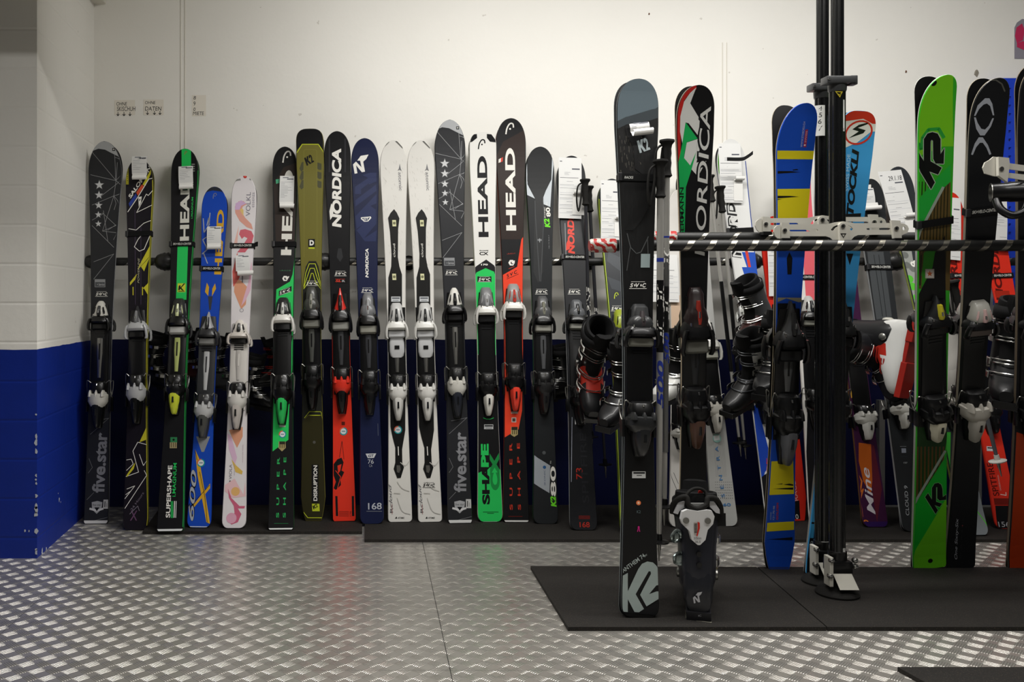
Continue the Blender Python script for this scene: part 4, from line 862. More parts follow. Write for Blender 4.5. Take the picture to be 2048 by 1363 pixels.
s = Ski('race ski with red, white and green tip and tall outlined white lettering', 'red, white and green race ski', (1389, 170), (1385, 1134), 75, 48, 58, base='#121213', side='#b9ab92', rail='mid', rdx=-.0, rock=.014, tipl=.75, peak=.12, rcolor='#151515')
s.cr = 'g'; GY = P('#cfcfca'); GN = P('#18a452')
s.poly([(545, 250), (560, 150), (620, 90), (690, 80), (690, 125), (645, 150), (610, 200), (590, 300), (588, 600), (560, 600), (545, 400)], P('#b3241f'))
s.poly([(690, 112), (650, 215), (712, 318), (705, 430), (640, 345), (620, 340), (600, 480), (584, 400), (586, 300), (610, 205), (648, 150)], GY)
s.poly([(700, 440), (712, 400), (722, 470), (690, 600), (755, 590), (700, 690), (655, 640), (690, 530)], GY)
s.poly([(620, 338), (698, 445), (628, 468), (608, 568), (650, 618), (690, 528), (660, 640), (622, 760), (612, 1150), (560, 1150), (560, 600), (575, 590), (598, 480)], GN)
s.poly([(628, 470), (698, 447), (690, 528), (650, 618), (610, 570)], GY)
s.T('NORDICA', (748, 1210), (792, 228), 82, K_, .07, .12); s.T('NORDICA', (744, 1205), (786, 235), 66, P('#c9c9c4'), .01, .12); s.T('DOBERMANN', (610, 1190), (608, 760), 26, K_, .02)
s.cr = 'h'; s.poly([(560, 0), (590, 0), (600, 1300), (560, 1300)], K_); s.T('MARKER', (690, 520), (690, 430), 14, P('#7a5a5e')); s.circ(684, 568, 15, SIL, r2=10)
s.cr = 'z'; s.bind(574, 660, 776, 896, 'round', PL('#2a1d1d'), BLK, PL('#6e6e66'), k=1.1, window=PL('#a83428'), lever=PL('#5a3d30'), crown=BLK, track=PL('#222325')); s.finish(); sN = s
s = Ski('blue and yellow striped ski with black slashes, wooden edge and square-cut tail', 'blue and yellow striped ski', (1591, 206), (1556, 1136), 76, 46, 62, base='#1648b0', side='#a3977f', rail='mid', tail='taper', rdx=-.004, rock=.034, rcolor='#141415', tipl=.85, peak=.3)
YY = P('#d8c81e'); s.cr = 'j'; s.poly([(200, 523), (520, 523), (520, 578), (200, 578)], YY); s.poly([(200, 772), (520, 768), (520, 985), (200, 985)], YY)
for q in ([(244, 655), (330, 655), (395, 662), (244, 672)], [(340, 646), (370, 641), (380, 648), (345, 651)], [(244, 815), (330, 816), (385, 821), (300, 828), (244, 832)], [(244, 836), (275, 836), (244, 842)]): s.poly(q, K_)
s.T('WWW.STOECKLI.CH', (404, 500), (424, 335), 12, P('#b9b9d2')); s.poly([(410, 500), (430, 500), (442, 385), (424, 385)], P('#8f2a4a')); s.T('SWISS', (428, 470), (437, 395), 9, P('#d0b0c0')); s.circ(420, 487, 6, P('#d8c8d0'))
s.poly([(303, 1220), (320, 1180), (340, 1220), (334, 1325), (308, 1325)], K_); 
s.cr = 'k'; s.poly([(200, 178), (450, 178), (450, 205), (380, 208), (300, 182), (260, 200), (200, 208)], P('#8f8a72')); s.poly([(220, 215), (360, 215), (380, 1100), (200, 1100)], P('#101114')); s.poly([(352, 500), (380, 500), (350, 800), (352, 700)], P('#12307a'))
s.line([(225, 800), (300, 790)], 22, P('#8b8560')); s.poly([(150, 1240), (345, 1235), (345, 1400), (150, 1400)], YY)
s.cr = 'l'; s.poly([(150, 205), (345, 196), (350, 412), (150, 420)], YY); s.poly([(150, 600), (350, 590), (350, 645), (150, 657)], YY)
for q in ([(212, 380), (280, 374), (345, 370), (345, 385)], [(230, 350), (275, 344), (275, 350)], [(280, 352), (320, 345), (345, 350), (345, 360)], [(180, 706), (260, 700), (340, 692), (340, 712)]): s.poly(q, K_)
s.T('SNOWBOARD', (204, 580), (206, 530), 10, P('#8f9fc0')); s.T('121-70-98', (222, 580), (226, 490), 11, P('#a9b5cc')); s.T('GOLDEN', (248, 580), (250, 470), 14, P('#a8343a'), .03); s.poly([(190, 885), (315, 885), (315, 910), (190, 910)], P('#2a3c7a'))
s.cr = 'z'; s.bind(601, 680, 790, 930, 'spike', PL('#3c3d3e'), BLK, DK, k=1.15, track=PL('#4c4d4d'), lever=PL('#55565a'), crown=BLK, window=PL('#1a1a1b')); s.finish()
s = Ski('sky blue race ski with red tip guard, leaning behind the black poles', 'sky blue race ski', (1715, 221), (1637, 1149), 70, 46, 58, base='#3a90c8', side='#a6a49c', rail='mid', tipn=3, tipl=.55, rock=.015)
s.cr = 'j'; s.poly([(640, 200), (900, 200), (900, 400), (850, 400), (760, 470), (680, 505), (600, 520)], P('#d5d3cc')); s.poly([(640, 200), (900, 200), (880, 350), (858, 348), (800, 316), (680, 332), (600, 350)], P('#c22e20'))
rr_ = [(770+88*math.cos(a)*.95-30*math.sin(a)*.55, 405-62*math.sin(a)*1.1-30*math.cos(a)) for a in [6.283*k/24 for k in range(24)]]; s.line(rr_, 12, P('#c22e20'), True)
s.poly([(830, 340), (770, 355), (728, 385), (770, 398), (705, 442), (800, 410), (815, 390), (765, 375), (830, 350)], K_)
s.T('STOCKLI', (730, 1010), (775, 512), 48, K_, .05, .2); s.T('SWISS MADE', (702, 785), (716, 545), 20, P('#a9cbe0')); s.poly([(600, 935), (785, 928), (782, 965), (600, 965)], K_); s.poly([(690, 1190), (735, 1190), (712, 1265)], K_)
s.cr = 'l'; s.poly([(400, 150), (600, 150), (600, 1000), (400, 1000)], P('#141517')); s.line([(488, 430), (476, 590)], 30, P('#3f9ccf')); s.line([(473, 610), (466, 695)], 22, P('#3f9ccf')); s.T('LASER', (478, 830), (484, 712), 26, P('#a9b5bc')); s.line([(540, 250), (545, 760)], 14, P('#3f9ccf'))
s.cr = 'z'; s.bind(600, 660, 780, 880, 'spike', PL('#1b1c1e'), BLK, BLK); s.finish()
# green K2
s = Ski('bright green ski with black logo and brown wood-grain diagonal band', 'bright green ski', (1871, 153), (1856, 1133), 73, 61, 66, base='#34a824', side='#b9b9b4', rail='arm', rdx=0, rock=.015, rcolor='#161617', tipl=.8, tipn=2.2, peak=.38, under='#101010')
s.cr = 'm'; s.poly([(150, 20), (500, 20), (500, 520), (430, 520), (210, 600), (150, 620)], P('#74c41c')); s.line([(215, 590), (262, 500), (280, 540), (290, 460), (330, 405), (400, 400), (435, 460)], 22, P('#2a9c3a'))
s.poly([(430, 740), (480, 700), (480, 1500), (180, 1500), (240, 1145)], P('#5c4a24'))
for x in range(200, 450, 22): s.line([(x, 1400), (x+22, 760)], 7, P('#23240f'))
s.poly([(430, 690), (480, 640), (480, 760), (430, 805), (240, 1150), (150, 1200), (150, 1000)], P('#22a83a'))
s.line([(430, 798), (245, 1150)], 20, P('#9aa89a')); s.poly([(300, 1240), (430, 1180), (430, 1400), (280, 1400)], P('#2a7a1c')); s.poly([(300, 1300), (430, 1400), (300, 1400)], P('#4a3c1c'))
kk = [(222, 605), (258, 556), (298, 620), (298, 470), (322, 432), (356, 422), (392, 432), (412, 470), (412, 572), (438, 530), (433, 638), (378, 636), (362, 605), (360, 482), (352, 475), (345, 482), (343, 620), (420, 665), (395, 712), (335, 690), (373, 765), (347, 812)]
s.line(kk, 10, P('#a9bfa4'), True); s.poly(kk, P('#0d0f0d')); s.circ(366, 88, 20, P('#0c0d0c'))
s.cr = 'n'; s.poly([(260, -60), (360, -60), (330, 120), (300, 290), (260, 300)], P('#4a3d1c')); s.line([(300, -40), (296, 240)], 10, P('#15180c')); s.line([(330, -40), (320, 200)], 10, P('#15180c')); s.poly([(350, -60), (440, -60), (420, 60), (330, 230)], P('#2a8018'))
s.poly([(520, -200), (440, -60), (420, 60), (300, 290), (280, 1400), (540, 1400)], P('#0e0e0f')); s.poly([(362, 70), (434, 70), (434, 145), (362, 145)], P('#a9a39a')); s.poly([(370, 78), (426, 78), (426, 137), (370, 137)], P('#c0b8b0')); star(s, 398, 108, 26, P('#b05a2a'))
s.T('SKIRACK', (430, 1080), (430, 735), 54, P('#1c4a16')); s.T('CK', (428, 785), (428, 735), 50, P('#3fae2a'))
s.cr = 'o'; s.poly([(200, 60), (520, 60), (480, 300), (260, 640), (200, 640)], P('#143a10'))
for x in range(280, 500, 28): s.line([(x, 620-(x-280)*1.4), (x+4, 200)], 12, P('#5a3f18'))
s.poly([(200, 720), (262, 640), (480, 300), (520, 240), (520, 700), (420, 720), (260, 1010), (200, 1080)], P('#12a028')); s.line([(492, 232), (258, 628)], 20, P('#8f9c8f')); s.poly([(486, 612), (540, 560), (540, 1200), (200, 1200), (200, 1100), (264, 985)], P('#62b81c'))
k2 = [(340, 580), (362, 550), (392, 600), (392, 510), (412, 478), (440, 472), (462, 486), (472, 520), (474, 580), (500, 560), (500, 600), (450, 606), (432, 590), (432, 505), (424, 505), (424, 615), (470, 630), (450, 655), (412, 640), (438, 680), (420, 708)]
s.line(k2, 8, P('#6aa86a'), True); s.poly(k2, P('#0d0f0d')); s.circ(380, 1062, 18, P('#0a0c0a'))
s.cr = 'z'; s.bind(590, 640, 790, 880, 'spike', PL('#1d1e1f'), BLK, BLK, k=1.05, window=PL('#b8ae2a'), lever=PL('#cfcbb4'), crown=BLK); s.finish(); sG = s
s.strap(445, 'black strap around the bright green ski', None, 13)
s = Ski('black ski with silver oval outlines at its tip and script at its foot', 'black ski with the silver ovals', (1978, 158), (1918, 1133), 73, 50, 58, base='#17181a', side='#8f8777', rail='arm', rdx=0, rock=.016, tipl=.8, peak=.25, under='#0d0d0e')
SL = P('#a4a8b0'); s.cr = 'm'
s.poly([(640, 312), (665, 240), (715, 192), (745, 192), (765, 230), (778, 308), (768, 308), (750, 245), (728, 228), (705, 235), (675, 265), (650, 312)], SL)
s.poly([(640, 322), (652, 322), (665, 360), (690, 400), (715, 405), (740, 380), (765, 328), (776, 328), (755, 385), (712, 445), (682, 445), (655, 400)], SL)
s.poly([(620, 575), (645, 500), (672, 458), (700, 458), (735, 510), (758, 572), (745, 578), (725, 530), (700, 495), (680, 495), (655, 525), (632, 578)], SL)
s.line([(628, 145), (660, 95), (720, 70), (790, 68), (830, 95), (850, 145)], 9, P('#55544e'))
s.cr = 'n'; s.poly([(690, 775), (705, 725), (735, 712), (760, 775), (750, 770), (735, 735), (712, 740)], SL); s.poly([(680, 912), (700, 865), (725, 853), (748, 895), (735, 885), (722, 870), (705, 878)], SL)
s.cr = 'o'; s.T('One Sixty-Six', (590, 1050), (600, 740), 26, P('#a9abb2'), 0, .35); s.circ(624, 797, 4, P('#c0404a')); s.T('121 - 66 - 101  R 17.1m', (610, 1040), (632, 740), 6, P('#3a3b3f'))
s.cr = 'z'; badge(s, 1942, 722, 11); s.bind(600, 645, 780, 880, 'diamond', PL('#a9a79f'), BLK, PL('#6a5f5a'), k=1.05, lever=PL('#b3afa6'), crown=PL('#b3afa6'), window=PL('#c9a9a6')); s.finish(); sB = s
s.strap(422, 'black strap with white letters around the black ski with silver ovals', hpx=12)
s = Ski('black ski with dark orange tail, cut off by the right edge of the photo', 'black and orange ski at the right edge', (2074, 130), (2047, 1133), 76, 52, 66, base='#17171a', side='#6a5f50', rail='arm', rock=.016, tipl=.7)
s.cr = 'z'; s.poly([(1990, 870), (2120, 870), (2120, 1150), (1990, 1150)], P('#b03a14')); s.T('RACE', (2078, 1090), (2080, 930), 30, P('#7a2410'), .03); s.bind(600, 645, 790, 880, 'round', BLK, BLK, BLK); s.finish()

# ---------------------------------------------------------------- right-hand skis on the back wall
s = Ski('dark ski with lime green edges under a white form, left of the big grey ski', 'dark ski with lime edges', (1220, 357), (1266, 1064), 56, 40, 50, base='#2c2f33', side='#a9c02c', tail='round')
s.edge(-1, .003, P('#b5cc2e')); s.cr = 'h'; s.poly([(120, -120), (240, -60), (240, 40), (110, -60)], P('#3d4146')); s.poly([(110, 40), (240, 90), (240, 150), (140, 120)], P('#3d4146')); headlogo(s, 170, 165, 38, P('#c3d62e')); svc(s, 178, 248, 84, W_)
s.poly([(140, 420), (150, 370), (180, 355), (190, 375), (180, 400), (150, 405)], P('#b9cc2a'))
s.cr = 'z'; s.bind(620, 668, 775, 850, 'diamond', PL('#8f9b2a'), BLK, BLK); s.finish()
paper(s, 'g', [(68, 712), (206, 708), (212, 1122), (70, 1118)], 'large white printed form just left of the big dark grey ski', 11, curl=(.62, 1.05, .10, .40))
s = Ski('narrow white ski between the big grey ski and the race ski', 'narrow white ski', (1358, 377), (1360, 1053), 50, 36, 46, base='#d3d0cb', side='#8f8c86', tail='round', rear=False)
s.cr = 'i'; s.line([(570, 160), (626, 290)], 3, K_); s.line([(600, 160), (634, 240)], 3, K_); s.T('15', (614, 345), (614, 318), 14, K_); s.cr = 'z'
s.poly([(1330, 590), (1365, 590), (1365, 690), (1330, 690)], P('#c4aa92')); s.bind(690, 730, 850, 900, 'tri', WHT, WHT, BLK, lever=WHT); s.finish()
paper(s, 'z', [(1300, 508), (1354, 508), (1356, 602), (1304, 603)], 'white printed form behind the ski poles of the big grey ski', 8, bar=False)
s = Ski('white ski with black letters, blue and red stripes, black strap end sticking out', 'white ski with blue and red stripes', (1454, 278), (1557, 1051), 58, 44, 50, base='#dcdcda', side='#55585e', rdx=.004)
s.cr = 'g'; s.T('NORDICA', (985, 1220), (925, 640), 66, K_, .09, .1); s.T('NORDICA', (985, 1215), (925, 645), 58, P('#d9d9d6'), 0, .1); s.edge(1, .004, P('#27418c')); s.poly([(805, 560), (835, 500), (850, 640), (835, 680)], P('#55a82a')); s.poly([(790, 620), (812, 590), (840, 800), (830, 820)], K_)
s.poly([(985, 1180), (1100, 1180), (1120, 1500), (1060, 1400)], P('#2450b4')); s.line([(1010, 1150), (1040, 1300)], 18, P('#d0402e'))
s.cr = 'h'; s.poly([(985, -20), (1100, -20), (1150, 230), (1060, 150), (1010, 60)], P('#2450b4')); s.cr = 'k'; s.poly([(75, 900), (110, 860), (190, 1180), (150, 1363), (140, 1500), (100, 1100)], P('#1f45b0')); s.cr = 'l'; s.poly([(90, 0), (110, -10), (150, 30), (188, 180), (170, 260), (135, 310)], P('#1f45b0')); s.poly([(130, 310), (280, 200), (300, 700), (120, 700)], P('#17171a')); s.T('RACE', (186, 400), (182, 180), 12, P('#c03a2e'), .02)
s.cr = 'z'; s.bind(582, 620, 770, 850, 'diamond', PL('#c9d0c0'), PL('#d0d2cc'), BLK, window=PL('#5a9a3a')); s.finish(); s19 = s
paper(s, 'g', [(831, 476), (975, 470), (1004, 872), (846, 860)], 'large white printed form right of the red, white and green race ski', 11, curl=(.60, 1.0, .03, .40))
s.strap(462, 'thick black strap under the form right of the race ski', None, 13)
s = Ski('pale silver ski with blue lettering and 160 at its foot', 'pale silver ski with 160', (1376, 332), (1449, 1051), 54, 40, 52, base='#a9a9a6', side='#6a6a68', tail='round')
s.cr = 'i'
for x in range(880, 960, 9): s.line([(x, -160), (x+26, 190)], 2, P('#8a8a88'))
for r in range(7):
    for c in range(9): s.circ(900+c*14+r*1.5, 228+r*19, 2.6, P('#4a4b4d'), 6)
s.T('S  E  N  T  R  A', (968, 335), (918, -30), 24, P('#4a78a8'), .01); s.T('160', (935, 402), (1010, 400), 22, P('#4a78a8'), .02); s.line([(836, 0), (880, 560)], 3, P('#2a2a2a'))
s.cr = 'h'; s.poly([(735, 560), (800, 560), (820, 740), (748, 740)], P('#77787a')); s.poly([(748, 628), (775, 628), (780, 690), (752, 690)], P('#b9b9b9'))
s.circ(823, 1090, 28, P('#8fb8b0')); s.poly([(800, 1075), (838, 1070), (842, 1100), (806, 1105)], P('#d9dcdc'))
s.cr = 'z'; s.bind(634, 690, 792, 868, 'tri', PL('#d0cec8'), PL('#b9b8b2'), PL('#8a8a80'), crown=PL('#c9c6bd'), lever=PL('#c9c6bd')); s.finish()
s = Ski('red ski with white form, behind the blue and yellow ski', 'red ski behind the striped one', (1540, 432), (1593, 1040), 48, 36, 46, base='#c92a1c', side='#8a1c14', tail='taper', rear=False)
s.cr = 'l'; s.T('RACE', (378, 455), (360, 330), 26, P('#d8b0aa')); s.poly([(300, 470), (385, 455), (392, 575), (300, 575)], K_); s.T('0', (362, 575), (380, 575), 30, W_); s.cr = 'z'; s.bind(600, 640, 780, 850, 'spike', DK, BLK, BLK); s.finish()
paper(s, 'z', [(1533, 470), (1562, 470), (1566, 592), (1538, 592)], 'narrow white form seen left of the blue and yellow ski', 9, bar=False)
s = Ski('white and coral striped ski between the blue and yellow ski and the poles', 'white and coral ski', (1594, 322), (1642, 1046), 54, 44, 50, base='#d8d5d0', side='#8a8682', rear=False)
s.cr = 'z'; s.poly([(1600, 300), (1622, 300), (1640, 600), (1612, 600)], P('#d9606a')); s.poly([(1604, 445), (1616, 452), (1622, 480), (1608, 470)], P('#e0545e')); s.poly([(1620, 610), (1645, 610), (1665, 1060), (1610, 1060)], P('#17171a'))
s.bind(592, 632, 780, 860, 'tri', PL('#a9a9a6'), BLK, PL('#77776e')); s.finish(); s.strap(554, 'black strap with white letters around the white and coral ski', 'VELO-CENTER.CH', 10)
s = Ski('plum and orange ski with white script lettering, right of the black poles', 'plum and orange ski', (1664, 335), (1750, 1053), 54, 40, 50, base='#3a1638', side='#6a4a2a', tail='round')
s.cr = 'l'; s.poly([(770, 80), (850, 90), (870, 180), (850, 420), (800, 330), (770, 200)], P('#b85a1c')); s.poly([(850, 90), (870, 100), (920, 380), (890, 600), (860, 400)], P('#5a1c2c')); s.T('Mine', (880, 545), (835, 240), 50, P('#cfc9d0'), .01, .3)
s.line([(760, 280), (790, 330), (780, 400), (800, 380), (780, 440), (795, 560)], 9, P('#d0702a')); s.circ(817, 600, 20, P('#d0702a'), r2=12); s.T('R', (810, 608), (825, 608), 16, P('#d0702a')); s.band(650, 592, P('#2c1450'))
s.cr = 'k'; s.poly([(690, 640), (780, 640), (795, 760), (700, 780)], CHROME); s.circ(741, 710, 13, BLK); s.poly([(705, 780), (740, 765), (775, 770), (770, 810), (720, 830)], P('#c99a3a'))
s.cr = 'z'; s.bind(655, 700, 812, 882, 'diamond', PL('#3a3b3d'), BLK, BLK, lever=PL('#c9c8c2'), crown=PL('#c9c8c2')); s.finish()
s = Ski('charcoal ski with ribbed centre and a rolled receipt at its tip', 'charcoal ribbed ski', (1733, 357), (1829, 1062), 54, 44, 50, base='#26282a', side='#9a9c9e', tail='round')
s.cr = 'k'; s.poly([(825, -120), (930, -120), (985, 300), (880, 320)], P('#45484a')); s.line([(868, -100), (925, 300)], 5, P('#2a2c2e')); s.line([(900, -100), (950, 300)], 5, P('#2a2c2e'))
s.cr = 'o'; s.T('CLOUD 9', (222, 720), (208, 495), 26, P('#a9adb2')); s.poly([(162, 212), (196, 212), (198, 246), (164, 246)], P('#8d93a0')); s.T('157', (180, 328), (208, 328), 13, P('#b0b4b8')); s.line([(152, 198), (198, 198)], 4, P('#77797d')); s.T('TEMPTRESS', (160, 278), (210, 278), 8, P('#3a3c40'))
s.cr = 'j'; s.poly([(815, 745), (850, 742), (852, 860), (800, 860)], W_)
s.cr = 'z'; s.bind(636, 682, 800, 860, 'diamond', PL('#c6c4ba'), BLK, BLK, lever=WHT); s.finish()
paper(s, 'j', [(785, 770), (858, 742), (868, 860), (800, 868)], 'rolled white receipt on the charcoal ski right of the black poles', 5, 'receipt', cat='receipt', big=False, curl=(-.15, 1.15, .02, -.35))
s.strap(534, 'black strap with white letters around the charcoal ribbed ski', hpx=11)
s = Ski('grey-green ski under a form hand-marked 29.1.18, left of the green ski', 'grey-green ski with the dated form', (1787, 333), (1950, 1070), 56, 42, 52, base='#2f3236', side='#8f9a4a', tail='round')
s.cr = 'n'; s.poly([(90, -120), (240, -160), (330, 420), (240, 440), (150, 160)], P('#9a9d98'));
for x, y, r in ((200, -40, 30), (235, 150, 34), (270, 60, 40), (215, 40, 30), (260, 210, 34), (290, 300, 30)): s.circ(x, y, r, P('#5bbf3a' if y > 100 else '#6f726e'), 9)
s.T('8', (235, 20), (265, 60), 60, W_, .04)
for k in range(4): s.line([(130+k*16, 100), (225+k*12, 420)], 3, P('#3a4a2c'))
s.cr = 'o'; s.poly([(480, 90), (535, 90), (530, 380), (500, 380)], P('#3fae3a')); s.poly([(700, 480), (860, 480), (860, 900), (700, 900)], P('#777c80')); s.line([(700, 640), (820, 800)], 7, P('#4fb82e')); s.line([(715, 560), (715, 600)], 12, W_)
s.cr = 'z'; s.bind(655, 700, 800, 860, 'tri', WHT, BLK, BLK); s.finish(); s25 = s
paper(s, 'j', [(893, 660), (1045, 640), (1124, 1082), (1004, 1090)], 'white form hand-marked 29.1.18 left of the bright green ski', 9, hand='29.1.18', curl=(.55, .98, .0, .30))
for tp, ft, lb, sh in (((1890, 384), (2014, 1056), 'red ski with black tail, leaning behind the black silver-oval ski', 'red ski with black tail'),
                       ((1968, 392), (2100, 1056), 'red ski leaving the right edge of the photo behind the metal arm', 'red ski leaving the right edge')):
    s = Ski(lb, sh, tp, ft, 52, 38, 50, base='#d43020', side='#b0281c', tail='round', rear=False)
    dx = 0 if tp[0] < 1900 else 346; s.cr = 'n'
    s.T('NORDICA', (650+dx*1.0, 330), (590+dx*.98, -260), 60, P('#5a1410'), .04, .1); s.poly([(560+dx, 245), (690+dx, 245), (700+dx, 300), (570+dx, 300)], P('#a02818'))
    s.cr = 'o'; s.T('SPITFIRE', (905+dx, 570), (852+dx, 320), 46, P('#4a100c'), .01); s.T('DOBERMANN', (918+dx, 530), (898+dx, 415), 11, P('#d8a8a0')); s.line([(912+dx, 560), (955+dx, 568), (952+dx, 545)], 6, P('#e0c8c0')); s.poly([(860+dx, 590), (1000+dx, 590), (1010+dx, 640), (868+dx, 640)], P('#701a12'))
    s.poly([(872+dx, 645), (1010+dx, 645), (1030+dx, 820), (892+dx, 820)], P('#121214')); s.T('156', (900+dx, 806), (985+dx, 806), 38, P('#b9b9be')); s.poly([(806+dx, 196), (880+dx, 200), (882+dx, 234), (808+dx, 232)], P('#c9c9cc')); s.line([(815+dx, 208), (872+dx, 211)], 9, K_)
    s.cr = 'z'; s.bind(605, 650, 800, 870, 'tri', PL('#d0cec8'), BLK, BLK); s.finish()
    s.strap(551, 'black strap with white letters around the '+sh)
    if dx == 0: paper(s, 'm', [(432, 862), (548, 866), (552, 1290), (430, 1285)], 'white form on the red ski just right of the green ski', 9)
    else: paper(s, 'm', [(762, 850), (825, 930), (905, 1135), (765, 1150)], 'white form with rolled receipt right of the silver-oval ski', 6, bar=False, curl=(.1, 1.05, .0, -.18))
# ---------------------------------------------------------------- rails and rack
def tapemat(name, per, gap, slant=1.0):
    m, nt, b = newmat(name); n = N(nt); x, y, z = n.xyz(n.obj())[:3]
    ang = n.m('ARCTAN2', z, y); q = n.m('ADD', n.m('DIVIDE', x, per), n.m('MULTIPLY', ang, slant/6.2832))
    q = n.m('ADD', q, n.m('MULTIPLY', n.noise(n.obj(), 6, 2), .25))
    f = n.m('GREATER_THAN', n.m('FRACT', q), gap)
    nt.links.new(n.mix(f, rgb('#b3afa4'), rgb('#131312')), b.inputs['Base Color'])
    nt.links.new(n.m('SUBTRACT', 1, f), b.inputs['Metallic']); nt.links.new(n.m('ADD', .28, n.m('MULTIPLY', f, .22)), b.inputs['Roughness'])
    n.bump(n.m('ADD', f, n.m('MULTIPLY', n.noise(n.obj(), 40, 3), .4)), .6, .0015, b); return m
T1 = tapemat('spiral_tape_front', .068, .28); T2 = tapemat('spiral_tape_back', .128, .17); T3 = tapemat('spiral_tape_dense', .11, .13)
def cand():
    m, nt, b = newmat('red_white_tape'); n = N(nt); x, y, z = n.xyz(n.obj())[:3]
    w_ = n.m('ADD', n.m('ADD', n.m('MULTIPLY', x, 32), n.m('MULTIPLY', z, 30)), n.m('MULTIPLY', n.noise(n.obj(), 30, 2), 2.2))
    f = n.m('GREATER_THAN', n.m('FRACT', w_), .48); nt.links.new(n.mix(f, rgb('#b9b4ac'), rgb('#a81f1c')), b.inputs['Base Color'])
    b.inputs['Roughness'].default_value = .3; n.bump(n.noise(n.obj(), 60, 3), 1, .004, b); return m
CAND = cand()
def rail(x0, x1, y, z, r, mat, label, group=None):
    L = x1-x0; bm = bmesh.new(); tube(bm, [(k*L/60, 0, 0) for k in range(61)], r, 20)
    return link('ski_rail', bm, [mat], mw=Matrix.Translation((x0, y, z)), label=label, cat='rail', smooth=True)
def blob(name, parent, x, r, h, mat, sq=1.0):
    bm = bmesh.new(); rg = []; rnd = random.Random(int(x*1000))
    for k in range(13):
        t = k/12; rr = r+h*math.sin(math.pi*t)**.6*(1 if k % 2 else .9)
        rg.append([(x+(t-.5)*sq, rr*math.cos(a)*(1+.08*rnd.random()), rr*math.sin(a)*(1+.08*rnd.random())) for a in [6.283*i/16 for i in range(16)]])
    loft(bm, rg); return link(name, bm, [mat], parent=parent, smooth=True)
TAPE = M('#141413', .45, 0, .2)
x0 = (183-PX)*4.1/F; rb = rail(x0, XR-.3, 4.10, 1.151, .0185, T2, 'long rail wrapped in spiral black tape behind the back row of skis')
for px in (333, 646, 1500, 1790): blob('tape_joint', rb, (px-PX)*4.1/F-x0, .0185, .022, TAPE, .10)
for px in (186,): blob('tape_joint', rb, .0, .0185, .012, TAPE, .05)
for px in (333, 1500, 1790, 1192, 820):
    bm = bmesh.new(); x = (px-PX)*4.1/F-x0; tube(bm, [(x, .01, 0), (x, .145, 0)], .014, 12); tube(bm, [(x, .138, 0), (x, .15, 0)], .035, 16); link('wall_bracket', bm, [BLK], parent=rb, smooth=True)
xa = (1186-PX)*2.9/F; ra = rail(xa, XR-.6, 2.90, 1.153, .0182, T1, 'front rail wrapped in spiral black tape with red and white end')
def endtape(p, x, L, r):
    bm = bmesh.new(); rg = []; rnd = random.Random(2)
    for k in range(15):
        t = k/14; rr = (r+.0035+.002*rnd.random())*(1-.25*max(0, .12-t)/.12)
        rg.append([(x+t*L, rr*math.cos(a), rr*math.sin(a)) for a in [6.283*i/18 for i in range(18)]])
    loft(bm, rg); link('end_tape', bm, [CAND], parent=p, smooth=True)
endtape(ra, -.012, .083, .0182)
xb = (1309-PX)*3.06/F; rz2 = W(0, 475, 3.06).z; rc = rail(xb, (1828-PX)*3.06/F, 3.06, rz2, .0185, T3, 'shorter rear rail of the rack, taped black with red and white end'); endtape(rc, -.01, .08, .0185)

def prism(name, cr, loops, d, th, mat, parent=None, bev=.0008):
    a, b, k = CR[cr]; w3 = lambda p, dd: ((a+p[0]/k-PX)*d/F, dd, CH-(b+p[1]/k-PY)*d/F)
    bm = bmesh.new(); fl_ = [p for l in loops for p in l]
    tr = tessellate_polygon([[Vector((x, y, 0)) for x, y in l] for l in loops])
    A = [bm.verts.new(w3(p, d-th/2)) for p in fl_]; B = [bm.verts.new(w3(p, d+th/2)) for p in fl_]
    for t in tr:
        try: bm.faces.new([A[i] for i in t]); bm.faces.new([B[i] for i in t])
        except ValueError: pass
    o = 0
    for l in loops:
        n = len(l)
        for i in range(n): bm.faces.new((A[o+i], A[o+(i+1) % n], B[o+(i+1) % n], B[o+i]))
        o += n
    ob = link(name, bm, [mat], parent=None)
    if parent:
        ob.parent = parent; ob.matrix_parent_inverse = parent.matrix_world.inverted()
    return ob
ALU = M('#c9c6bb', .42, .15); POLE = M('#08090a', .25, 0, .5)
def keep(ob, parent): ob.parent = parent; ob.matrix_parent_inverse = parent.matrix_world.inverted(); return ob
